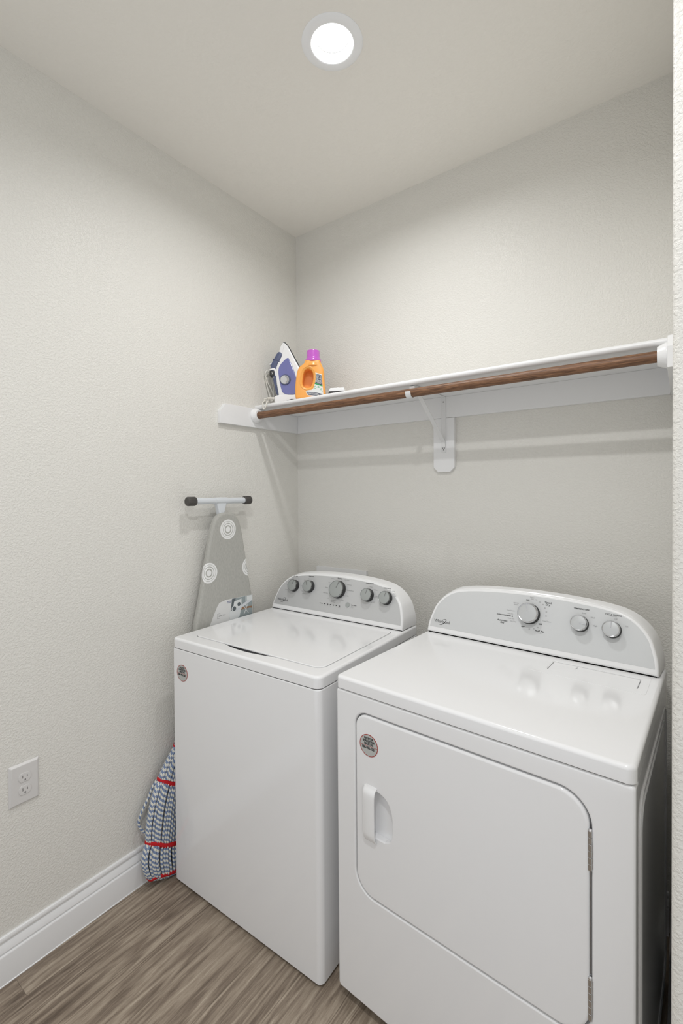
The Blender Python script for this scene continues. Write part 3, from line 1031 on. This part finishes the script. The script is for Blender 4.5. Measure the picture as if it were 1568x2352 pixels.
for y0, y1 in ((-.728, -.688), (-.427, -.389)):
    bm = bmesh.new()
    n = 96
    prof = [(0, 0), (.0145, 0), (.0180, .003), (.0190, .007), (.0190, .037), (.0175, .040), (0, .040)]
    rings = []
    for r, c in prof:
        if r == 0: rings.append([bm.verts.new((bx, y0 + c * (y1 - y0) / .04, bz))]); continue
        rings.append([bm.verts.new((bx + (r - (.0007 if (k % 3 == 0 and r > .0165) else 0)) * cos(2 * pi * k / n), y0 + c * (y1 - y0) / .04, bz + (r - (.0007 if (k % 3 == 0 and r > .0165) else 0)) * sin(2 * pi * k / n))) for k in range(n)])
    for A, B in zip(rings, rings[1:]):
        for i in range(n):
            j = (i + 1) % n
            if len(A) == 1: bm.faces.new((A[0], B[j], B[i]))
            elif len(B) == 1: bm.faces.new((A[i], A[j], B[0]))
            else: bm.faces.new((A[i], A[j], B[j], B[i]))
    T0(finish('end_cap', bm, 'capdark', ib, ang=30))
bm = bmesh.new()
stem = [(-.583, 1.4515), (-.530, 1.4515), (-.5285, 1.430), (-.533, 1.415), (-.5425, 1.385), (-.5430, 1.340), (-.570, 1.340), (-.5705, 1.385), (-.579, 1.415), (-.584, 1.430)]
pillow(bm, stem, .035, .0600, .006, WALLX(), Rb=.005, seg=4)
tube(bm, [(bx, -.590, bz), (bx, -.524, bz)], .0142, 24)
T0(finish('leg_bracket', bm, 'tube', ib, wn=True))
for y in (-.572, -.541):
    bm = bmesh.new(); lathe(bm, [(0, .0600), (.003, .0600), (.0025, .0625), (0, .0632)], lambda a, b, c, y=y: Vector((c, y + (.007 if y < -.56 else -.006) * 0 + a, 1.4395 + b)), 12)
    T0(finish('rivet', bm, 'tube', ib))
bm = bmesh.new()
tube(bm, catmull([(.034, -.557, 1.37), (.030, -.557, 1.2), (.030, -.557, .5), (.030, -.557, .16)], 4), .011, 12)
T0(finish('folded_leg', bm, 'tube', ib))
# printed card tucked in the cover
cd = [(-.603, .990), (-.590, 1.0060), (-.555, 1.0125), (-.402, 1.0085), (-.405, .880), (-.655, .875), (-.640, .920), (-.622, .955)]
bm = bmesh.new()
pillow(bm, cd, .0738, .0744, 0, WALLX())
card = T0(finish('printed_card', bm, 'card', ib, smooth=False))
def P(name, pts, m, c0=.0744, c1=.0747):
    bm = bmesh.new(); pillow(bm, pts, c0, c1, 0, WALLX()); o = finish(name, bm, m, card, smooth=False); return o
bm = bmesh.new()
W_ = WALLX()
pillow(bm, [(-.5215, 1.0105), (-.4035, 1.0075), (-.4065, .88), (-.540, .88)], .0744, .0747, 0, W_, mi=0)
pillow(bm, [(-.5215, 1.0105), (-.502, 1.0100), (-.5075, .960), (-.530, .952)], .0747, .0749, 0, W_, mi=1)
pillow(bm, [(-.510, .996), (-.468, 1.0025), (-.468, .958), (-.520, .952)], .07475, .0750, 0, W_, mi=3)
pillow(bm, [(-.535, .958), (-.470, .962), (-.480, .925), (-.540, .90)], .07475, .07495, 0, W_, mi=3)
for y, z, r in ((-.510, .965, .0145), (-.483, .980, .0125)):
    pillow(bm, circle(y, z, r, 24), .0750, .0752, 0, W_, mi=1)
    pillow(bm, circle(y, z, r * .72, 24), .0752, .0753, 0, W_, mi=1)
    lathe(bm, [(r * .72, .0752), (r, .0752), (r, .0754), (r * .72, .0754)], lambda a, b, c, y=y, z=z: Vector((c, y + a, z + b)), 24, mi=3, closed=True)
pillow(bm, [(-.436, 1.0075), (-.405, 1.007), (-.405, .985), (-.436, .985)], .0747, .0750, 0, W_, mi=3)
pillow(bm, [(-.444, 1.007), (-.438, 1.007), (-.438, .962), (-.444, .962)], .0747, .0750, 0, W_, mi=3)
pillow(bm, [(-.540, .932), (-.536, .918), (-.470, .952), (-.420, .952), (-.4055, .948), (-.4055, .958), (-.470, .964), (-.480, .958)], .0747, .0749, 0, W_, mi=2)
pillow(bm, [(-.504, .958), (-.500, .952), (-.440, .971), (-.409, .982), (-.413, .987), (-.450, .981)], .0754, .0757, 0, W_, mi=4)
pillow(bm, [(-.463, .972), (-.460, .972), (-.424, .928), (-.427, .928)], .0750, .0754, 0, W_, mi=3)
pillow(bm, [(-.432, .972), (-.429, .972), (-.452, .930), (-.456, .930)], .0750, .0754, 0, W_, mi=3)
finish('card_picture', bm, ['photo_grey', 'photo_dark', 'photo_wood', 'photo_white', 'tube'], card, smooth=False)
bm = bmesh.new()
lift = lambda a, b, c: Vector((.0744 + c, a, b))
for z, s in ((1.0020, 'IRONING'), (.9965, 'BOARD')):
    text_bm(bm, s, .0062, lift, -.5360, z, .0003, bold=.0001, sx=.9)
finish('card_heading', bm, 'cardblue', card, smooth=False, recalc=False)
bm = bmesh.new()
text_bm(bm, 'MAIN', .0070, lift, -.5870, .9500, .0003, bold=.00015, sx=.9)
text_bm(bm, 'STAYS', .0070, lift, -.5660, .9500, .0003, sx=.8)
def frame_line(a0, b0, a1, b1):
    pillow(bm, [(a0, b0), (a1, b0), (a1, b1), (a0, b1)], .0001, .0003, 0, lift)
for (a0, b0, a1, b1) in ((-.602, .940, -.6012, .961), (-.602, .9602, -.587, .961), (-.602, .940, -.588, .9408), (-.5878, .9570, -.587, .961)):
    frame_line(a0, b0, a1, b1)
finish('card_lettering', bm, 'inkgrey', card, smooth=False, recalc=False)

# ------------------------------------------------------------------ mop head
mo = thing('mop', 'blue and white twisted string mop with red bands, standing between baseboard and washer', 'mop', (.055, -.83, 0))
MO = Vector((.055, -.83, 0))
rnd = random.Random(3)
#      z     yc     hw     hx    xc
MS = [(.565, -.752, .010, .007, .056), (.545, -.755, .026, .014, .055), (.520, -.757, .032, .018, .055), (.492, -.760, .034, .019, .054), (.450, -.775, .050, .024, .054), (.400, -.792, .066, .028, .055), (.378, -.800, .068, .0285, .055),
      (.350, -.806, .078, .030, .056), (.300, -.818, .084, .031, .056), (.230, -.828, .090, .032, .056), (.180, -.835, .088, .031, .057), (.163, -.837, .086, .030, .057), (.140, -.840, .092, .032, .058), (.090, -.842, .100, .034, .060), (.045, -.838, .097, .032, .062), (.022, -.838, .083, .028, .062), (.010, -.838, .060, .020, .062)]
def mo_pt(th, lvl, rad=1.0):
    z, yc, hw, hx, xc = lvl
    dy = hw * rad * sin(th) * .95
    sh_ = .30 + .22 * min(1, z / .12)
    z = z - .028 * min(1, max(0, (z - .03) / .12))
    return Vector((xc - .0045 + hx * rad * cos(th) * .80, yc - .002 + dy, max(z - sh_ * dy, .0065)))
NS = 46
for i in range(NS):
    th0 = 2 * pi * i / NS + rnd.uniform(-.03, .03)
    drift = rnd.uniform(-.05, .05)
    pts = []
    rad0 = rnd.uniform(.90, 1.0)
    for k, l in enumerate(MS):
        pinch = 1.0 if k in (3, 6, 11) else rad0 + .06
        p = mo_pt(th0 + drift * sin(k * .8 + i) * .5, l, pinch)
        if p.x < .0225 and p.z < .145: p.x = .0235
        if p.x < .0075: p.x = .0075
        pts.append(p - MO)
    pts = catmull(pts, 4)
    bm = bmesh.new()
    tube(bm, pts, .0047, 8, uv='uv', phase=rnd.uniform(0, .012))
    finish('mop_strand', bm, 'rope', mo, ang=80)
# a second inner layer closes the gaps
for i in range(18):
    th0 = 2 * pi * i / 18
    pts = []
    for l in MS[1:]:
        p = mo_pt(th0, l, .72)
        if p.x < .024 and p.z < .145: p.x = .024
        pts.append(p - MO)
    bm = bmesh.new()
    tube(bm, catmull(pts, 3), .0055, 7, uv='uv', phase=rnd.uniform(0, .02))
    finish('mop_strand', bm, 'rope', mo, ang=80)
# one loose loop by the wall
bm = bmesh.new()
tube(bm, catmull([Vector(p) - MO for p in ((.040, -.868, .382), (.034, -.886, .355), (.030, -.897, .325), (.026, -.922, .285), (.024, -.934, .255), (.025, -.932, .232), (.030, -.920, .210), (.04, -.905, .190))], 6), .0045, 8, uv='uv')
finish('mop_strand', bm, 'rope', mo, ang=80)
for lv, dz, hh in ((3, 0, .0085), (6, 0, .0092), (11, 0, .0092), (15, .002, .0070)):
    bm = bmesh.new()
    n = 60
    rows = []
    for dzz, gr in ((-hh, .0052), (-hh * .3, .0060), (hh * .3, .0060), (hh, .0052)):
        row = []
        for k in range(n):
            th = 2 * pi * k / n
            p = mo_pt(th, MS[lv])
            sag = .0035 * sin(3 * th + lv) + .0018 * sin(7 * th)
            x = max(p.x + gr * cos(th), .0205 if p.z < .15 else .006)
            row.append(bm.verts.new(Vector((min(x, .0880), p.y + gr * sin(th), max(p.z + dz + dzz + sag, .003 + dzz + hh))) - MO))
        rows.append(row)
    for A, B in zip(rows, rows[1:]):
        for k in range(n):
            bm.faces.new((A[k], A[(k + 1) % n], B[(k + 1) % n], B[k]))
    o = finish('red_band', bm, 'mopred', mo)
    sd = o.modifiers.new('thickness', 'SOLIDIFY'); sd.thickness = .0012; sd.offset = -1

# ------------------------------------------------------------------ wall outlet and washer outlet box
ol = thing('wall_outlet', 'white duplex power outlet low on the left wall', 'power outlet', (0, -1.2960, .576))
def olm(a, b, c): return Vector((c, a, b))
bm = bmesh.new()
wp, hp_ = .0418, .0635
A = [bm.verts.new(olm(a, b, .0005)) for a, b in ((-wp, -hp_), (wp, -hp_), (wp, hp_), (-wp, hp_))]
B = [bm.verts.new(olm(a, b, .0015)) for a, b in ((-wp, -hp_), (wp, -hp_), (wp, hp_), (-wp, hp_))]
k = .0062
Cc = [bm.verts.new(olm(a, b, .0078)) for a, b in ((-wp + k, -hp_ + k), (wp - k, -hp_ + k), (wp - k, hp_ - k), (-wp + k, hp_ - k))]
for X_, Y_ in ((A, B), (B, Cc)):
    for i in range(4): bm.faces.new((X_[i], X_[(i + 1) % 4], Y_[(i + 1) % 4], Y_[i]))
bm.faces.new(A); bm.faces.new(Cc)
bmesh.ops.bevel(bm, geom=[e for e in bm.edges if all(v in Cc for v in e.verts) or (any(v in Cc for v in e.verts) and any(v in B for v in e.verts))], offset=.0009, segments=2, affect='EDGES')
finish('cover_plate', bm, 'plate', ol, wn=True)
for dz in (.0197, -.0197):
    o_ = []
    for kk in range(64):
        a = 2 * pi * kk / 64
        x, y = .0172 * cos(a), .0172 * sin(a)
        o_.append((x, max(-.0136, min(.0136, y)) + dz))
    bm = bmesh.new()
    def slot(y0, y1, z0, z1): return [(y0, z0 + dz), (y1, z0 + dz), (y1, z1 + dz), (y0, z1 + dz)]
    hs = [slot(-.0075, -.0052, -.0015, .0068), slot(.0052, .0073, -.0008, .0058),
          [(-.0028, -.0098 + dz), (.0028, -.0098 + dz), (.0028, -.0070 + dz), (.0018, -.0050 + dz), (0, -.0043 + dz), (-.0018, -.0050 + dz), (-.0028, -.0070 + dz)]]
    pillow(bm, o_, .0070, .0098, .0007, olm, holes=hs, Rh=0, floor=.0030, seg=2, hmi=1)
    finish('receptacle', bm, ['plate', 'black'], ol, wn=True)
bm = bmesh.new()
lathe(bm, [(0, .0075), (.0034, .0075), (.0030, .0088), (0, .0090)], lambda a, b, c: olm(a, b, c), 20)
finish('screw', bm, 'plate', ol)

ob = thing('washer_outlet_box', 'white flat cover plate on the back wall just above the washer control panel', 'wall cover plate', (.288, 0, .85))
bm = bmesh.new()
pillow(bm, [(-.152, .0), (.152, .0), (.152, .2435), (-.152, .2435)], .0005, .016, .0015, lambda a, b, c: Vector((a, -c, b)), holes=[[(-.135, .02), (.135, .02), (.135, .16), (-.135, .16)]], floor=.004, seg=2)
finish('cover_frame', bm, 'trim', ob, wn=True)

# ------------------------------------------------------------------ things on the shelf
SZ = 1.888
def frame(cx, cy, phi):
    A = Vector((cos(phi), sin(phi), 0)); Nn = Vector((sin(phi), -cos(phi), 0))
    return A, Nn
# --- steam iron
PHI = .6
A_, N_ = frame(0, 0, PHI)
ir = thing('steam_iron', 'blue and white steam iron standing on its heel on the shelf beside the orange bottle', 'iron', (.105, -.18, SZ), 0)
def taper(b): return 1 - .86 * max(0, min(1, b / .31))
def IM(a, b, c): return A_ * a + N_ * (c * taper(b)) + Vector((0, 0, b))
body = [(-.0235, .3100), (-.014, .3060), (-.002, .2930), (.0096, .2736), (.0282, .2383), (.0442, .2085), (.0629, .1759), (.0765, .139), (.0820, .1000), (.0832, .0600), (.0832, .0180), (-.040, .0180), (-.0425, .0500), (-.0520, .100), (-.0570, .1400), (-.0560, .1840), (-.0490, .2050), (-.0400, .2260), (-.0440, .2560), (-.0380, .2860)]
bm = bmesh.new()
pillow(bm, body, -.052, .052, .010, IM, Rb=.010, seg=4)
finish('body_shell', bm, 'enamel2', ir, ang=50)
edge = [(-.0245, .3112), (-.012, .3085), (.0005, .2945), (.0122, .2750), (.0308, .2398), (.0468, .2100), (.0655, .1773), (.0793, .1398), (.0848, .1000), (.0860, .0600), (.0860, .0180)]
inn = [(.0825, .0180), (.0825, .0600), (.0813, .0995), (.0758, .1385), (.0623, .1755), (.0435, .2080), (.0275, .2378), (.0089, .2730), (-.0025, .2925), (-.0145, .3058), (-.0240, .3095)]
bm = bmesh.new()
pillow(bm, edge + inn, -.056, .056, .0012, IM, Rb=.0012, seg=2)
finish('soleplate', bm, 'dark', ir, ang=50)
res = smooth_poly([(.0002, .2350), (.0079, .2221), (.0237, .1873), (.0367, .15), (.0455, .112), (.0475, .080), (.0464, .0463), (-.0204, .0499), (-.0322, .0847), (-.0411, .13), (-.0461, .1673), (-.0405, .1911), (-.0243, .212)], 2)
bm = bmesh.new()
pillow(bm, res, -.0565, .0575, .005, IM, Rb=.005, seg=4)
finish('water_tank', bm, 'blueres', ir, ang=50)
hd = smooth_poly([(-.0420, .2619), (-.0322, .2589), (-.0270, .2459), (-.0315, .228), (-.0424, .2096), (-.0519, .1965), (-.0547, .178), (-.0536, .1514), (-.046, .1088), (-.031, .0487), (-.0566, .0491), (-.0669, .0958), (-.0771, .1465), (-.085, .1679), (-.0846, .2024), (-.0717, .2208), (-.0608, .2418), (-.0499, .2589)], 2)
def IF(off=0.0): return lambda a, b, c: A_ * a + N_ * c + Vector((0, 0, b))
bm = bmesh.new()
pillow(bm, hd, -.019, .0215, .008, IF(), Rb=.008, seg=4)
h_ = finish('handle', bm, 'navy', ir, ang=50)
bm = bmesh.new()
pillow(bm, [(-.0735, .2245), (-.0705, .2290), (-.0375, .2165), (-.0395, .2115)], -.0205, .0232, .004, IF(), Rb=.004, seg=3)
finish('handle_ring', bm, 'navy', h_)
bm = bmesh.new()
pillow(bm, [(-.0880, .1990), (-.0930, .2030), (-.0700, .2130), (-.0450, .2080), (-.0440, .2050), (-.070, .208), (-.084, .200)], -.008, .019, .001, IF(), Rb=.001, seg=2)
finish('spray_trim', bm, 'enamel2', ir)
bm = bmesh.new()
pillow(bm, smooth_poly([(-.0905, .1760), (-.0700, .1830), (-.0590, .1790), (-.0530, .1650), (-.0545, .1440), (-.0620, .1430), (-.0640, .1650), (-.0700, .1740), (-.0890, .1700)], 1), -.020, .0245, .002, IF(), Rb=.002, seg=2)
finish('button_bezel', bm, 'enamel2', ir)
bm = bmesh.new()
pillow(bm, rrect(-.0890, .1440, -.0660, .1700, .004, 4), -.021, .0250, .003, IF(), Rb=.003, seg=2)
bt = finish('steam_button', bm, 'dark', ir)
bm = bmesh.new()
for s in (1, -1):
    pillow(bm, [(-.0750 - .003, .1560 - .0045 * s), (-.0750 - .0018, .1560 - .0045 * s), (-.0750 + .003, .1560 + .0045 * s), (-.0750 + .0018, .1560 + .0045 * s)], .0248, .0256, 0, IF())
finish('button_mark', bm, 'whiteink', bt, smooth=False)
bm = bmesh.new()
pillow(bm, rrect(-.0740, .1335, -.0660, .1375, .0015, 3), .020, .0222, .0004, IF(), seg=2)
finish('indicator', bm, 'inkgrey', ir)
# temperature dial
def DM(a, b, c):
    base = .0575 * taper(.1220)
    return A_ * (-.0100 + a) + N_ * (base - .004 + c) + Vector((0, 0, .1200 + b))
bm = bmesh.new()
pts = [(0, 0), (.0265, 0), (.0265, .006), (.0235, .009), (.0235, .013), (0, .013)]
lathe(bm, pts, DM, 40)
dl = finish('temperature_dial', bm, 'navy', ir)
bm = bmesh.new()
lathe(bm, [(0, .0150), (.0195, .0150), (.0205, .0140), (.0205, .0125), (0, .0125)], lambda a, b, c: DM(a - .002, b, c), 40)
finish('dial_cap', bm, 'knobface2', dl)
bm = bmesh.new()
arc_o = [(.0185 * cos(radians(a)), .0185 * sin(radians(a))) for a in range(-70, 81, 10)]
arc_i = [(.0120 * cos(radians(a)), .0120 * sin(radians(a))) for a in range(80, -71, -10)]
pillow(bm, arc_o + arc_i, .0148, .0154, 0, lambda a, b, c: DM(a - .002, b, c))
finish('dial_scale', bm, 'inkgrey2', dl, smooth=False)
# heel rest
heel = smooth_poly([(-.0620, .0020), (.0835, .0005), (.0840, .0400), (.0600, .0480), (-.020, .0500), (-.0600, .0460), (-.0640, .0300)], 2)
heel = [(a, max(b, .0005)) for a, b in heel]
bm = bmesh.new()
pillow(bm, heel, -.046, .050, .008, IF(), Rb=.008, seg=4)
finish('heel_rest', bm, 'enamel2', ir, ang=50)
bm = bmesh.new()
pillow(bm, [(-.010, .0010), (.060, .0010), (.060, .0230), (.020, .0270), (-.004, .0200)], .030, .0520, .002, IF(), seg=2)
finish('heel_foot', bm, 'dark', ir)
# cord: strain relief, coil behind, loop over the shelf edge and plug
bm = bmesh.new()
def ip(a, b, c): return A_ * a + N_ * c + Vector((0, 0, b))
sr = catmull([ip(-.040, .033, .030), ip(-.062, .032, .040), ip(-.080, .0305, .052), ip(-.092, .0285, .062)], 8)
tube(bm, sr, [.0062 + (.0016 if i % 3 else -.0008) - .00006 * i for i in range(len(sr))], 14)
finish('cord_strain_relief', bm, 'cordwhite', ir)
bm = bmesh.new()
O_ = Vector((.105, -.18, SZ))
def wp_(x, y, z): return Vector((x, y, z)) - O_
endp = sr[-1]
path = [endp, endp + Vector((-.012, -.010, -.004)), wp_(.0560, -.2890, 1.908), wp_(.0620, -.3120, 1.893), wp_(.0740, -.3225, 1.8750), wp_(.0800, -.3270, 1.862), wp_(.0855, -.3260, 1.8585), wp_(.0900, -.3230, 1.868), wp_(.0905, -.3170, 1.885), wp_(.0830, -.3020, 1.897), wp_(.0600, -.2700, 1.903), wp_(.030, -.215, 1.92), wp_(.020, -.200, 1.955), wp_(.016, -.232, 2.010), wp_(.012, -.245, 2.045), wp_(.014, -.236, 2.064), wp_(.022, -.222, 2.055), wp_(.030, -.204, 2.01), wp_(.034, -.190, 1.95), wp_(.034, -.19, 1.905), wp_(.022, -.200, 1.905), wp_(.010, -.225, 1.975), wp_(.008, -.238, 2.030), wp_(.010, -.226, 2.052), wp_(.016, -.212, 2.040), wp_(.022, -.200, 1.98), wp_(.024, -.198, 1.92), wp_(.028, -.205, 1.895), wp_(.034, -.235, 1.894), wp_(.046, -.270, 1.8935)]
tube(bm, catmull(path, 7), .0034, 9)
cordo = finish('cord', bm, 'cordwhite', ir)
bm = bmesh.new()
pillow(bm, [(-.010, -.006), (.010, -.005), (.010, .005), (-.010, .006)], -.008, .008, .003, lambda a, b, c: wp_(.0500 + a * .55 + c * .84, -.2860 - a * .83 + c * .55, 1.8965 + b), Rb=.003, seg=3)
finish('plug', bm, 'cordwhite', cordo)
for s in (-1, 1):
    bm = bmesh.new()
    pillow(bm, [(.008, -.003), (.026, -.003), (.026, .003), (.008, .003)], -.0008, .0008, .0003, lambda a, b, c, s=s: wp_(.0500 + a * .55 + (c + s * .0055) * .84, -.2860 - a * .83 + (c + s * .0055) * .55, 1.8965 + b), Rb=.0003, seg=1)
    finish('plug_prong', bm, 'chrome', cordo)

# --- detergent bottle
bo = thing('detergent_bottle', 'orange laundry detergent bottle with purple cap standing on the shelf beside the iron', 'detergent bottle', (.28, -.235, SZ))
A2, N2 = frame(0, 0, .6)
def BM(a, b, c): return A2 * a + N2 * c + Vector((0, 0, b))
bp_ = smooth_poly([(-.0150, .1710), (-.0140, .1760), (.0540, .1760), (.0555, .1640), (.0590, .1570), (.0672, .1395), (.0695, .1280), (.0690, .1100), (.0730, .0650), (.0775, .0200), (.0760, .0030), (.0700, .0005), (-.0500, .0005), (-.0580, .0040), (-.0600, .0200), (-.0600, .0600), (-.0545, .1050), (-.0480, .1330), (-.0380, .1480), (-.0200, .1590)], 2)
hole = smooth_poly([(-.0199, .1151), (-.0150, .1290), (-.001, .1365), (.0145, .1290), (.0215, .1090), (.0200, .0799), (.0120, .0570), (-.0031, .0510), (-.0190, .0560), (-.0265, .0707), (-.0235, .0950)], 2)
hole = inset(ccw(hole), -.001)
bm = bmesh.new()
pillow(bm, bp_, -.034, .034, .009, BM, holes=[hole], Rh=.008, floor=-.022, Rb=.009, seg=5)
finish('bottle_body', bm, 'orange', bo, ang=55)
bm = bmesh.new()
pillow(bm, inset(ccw(hole), -.0125), .030, .0358, .0030, BM, holes=[inset(ccw(hole), -.0070)], Rh=.0025, seg=3)
finish('handle_rim', bm, 'orange', bo, ang=55)
cx_ = .0200
def CM(a, b, c): return A2 * (cx_ + a) + N2 * b + Vector((0, 0, c))
bm = bmesh.new()
lathe(bm, [(0, .158), (.040, .150), (.038, .162), (.0335, .168), (.0330, .177), (0, .177)], CM, 40)
finish('bottle_neck', bm, 'orange', bo, ang=50)
bm = bmesh.new()
n = 72
prof = [(.0352, .1705), (.0362, .1730), (.0355, .1830), (.0312, .1880), (.0302, .1920), (.0296, .2200), (.0288, .2225), (.0270, .2232), (.0262, .2215), (.0262, .2050), (0, .2050)]
lathe(bm, [(0, .172)] + prof, CM, n)
for f in bm.faces:
    zz = sum((v.co.z for v in f.verts)) / len(f.verts)
    f.material_index = 1 if zz < .1760 else 0
finish('cap', bm, ['purple', 'magenta'], bo, ang=40)
def lab(name, pts, m, c0=.0335, c1=.0343, par=None, hol=()):
    bm = bmesh.new(); pillow(bm, pts, c0, c1, 0, BM); return finish(name, bm, m, par or bo, smooth=False)
lw = smooth_poly([(.0300, .1185), (.0622, .1075)], 0) if False else [(.0290, .1190), (.0605, .1090), (.0640, .0600), (.0672, .0200), (.0660, .0130), (.0388, .0120), (-.0009, .0165), (-.0060, .0200), (-.0115, .0330), (-.0032, .0395), (.0142, .0405), (.0225, .0470), (.0275, .0600), (.0285, .0760)]
lb = lab('label', lw, 'labelwhite')
lab('label_block', [(.0305, .1130), (.0600, .1045), (.0632, .0600), (.0290, .0720)], 'labelnavy', .0343, .0346, lb)
lab('label_stripe', [(.0288, .0715), (.0633, .0598), (.0637, .0545), (.0286, .0665)], 'labelgreen', .0343, .0346, lb)
lab('label_block', [(-.0095, .0330), (.0300, .0300), (.0655, .0200), (.0648, .0160), (.0388, .0140), (-.0002, .0185)], 'labelnavy', .0343, .0346, lb)
bm = bmesh.new()
rl = random.Random(5)
for r in range(12):
    z = .1085 - r * .0032
    x = .0318
    while x < .0590:
        l = rl.uniform(.0012, .0042)
        zz = z - (x - .0318) * .30
        if rl.random() > .18:
            pillow(bm, [(x, zz), (min(x + l, .0600), zz - l * .3), (min(x + l, .0600), zz - l * .3 + .0016), (x, zz + .0016)], .0346, .0348, 0, BM)
        x += l + .0009
for r in range(3):
    z = .0290 - r * .0034
    x = -.0050 + r * .002
    while x < .0450:
        l = rl.uniform(.0012, .004)
        zz = z - (x + .005) * .12
        pillow(bm, [(x, zz), (x + l, zz - l * .12), (x + l, zz - l * .12 + .0018), (x, zz + .0018)], .0346, .0348, 0, BM)
        x += l + .0009
finish('label_small_print', bm, 'labelwhite', lb, smooth=False)
bm = bmesh.new()
lathe(bm, [(.0042, .0343), (.0056, .0343), (.0056, .0347), (.0042, .0347)], lambda a, b, c: BM(.0310 + a, .0520 + b, c), 20, closed=True)
for (x, z, l) in ((.0410, .0560, .008), (.0410, .0500, .009), (.0530, .0400, .007), (.055, .0450, .006), (.0600, .0330, .004)):
    pillow(bm, [(x, z), (x + l, z - .001), (x + l, z + .0008), (x, z + .0018)], .0343, .0347, 0, BM)
finish('label_green_print', bm, 'labelgreen', lb, smooth=False)

# --- small white plastic item
LS = .78
fw = thing('plastic_lid', 'small white plastic lid with a dark underside lying on the shelf right of the bottle', 'lid', (.423, -.215, SZ))
A3, N3 = frame(0, 0, .45)
def FM(a, b, c): return A3 * a * LS + N3 * c * LS + Vector((0, 0, b * .88))
bm = bmesh.new()
pillow(bm, smooth_poly([(-.043, .0002), (.043, .0002), (.046, .024), (.040, .0265), (-.040, .0265), (-.046, .024)], 1), -.022, .022, .004, FM, Rb=.004, seg=3)
finish('lid_base', bm, 'dark', fw)
bm = bmesh.new()
pillow(bm, [(-.047, .0265), (.047, .0265), (.043, .0420), (.0120, .0430), (.009, .0470), (.006, .0430), (-.033, .0430)], -.025, .025, .003, FM, Rb=.003, seg=3)
finish('lid_shell', bm, 'enamel2', fw, wn=True)
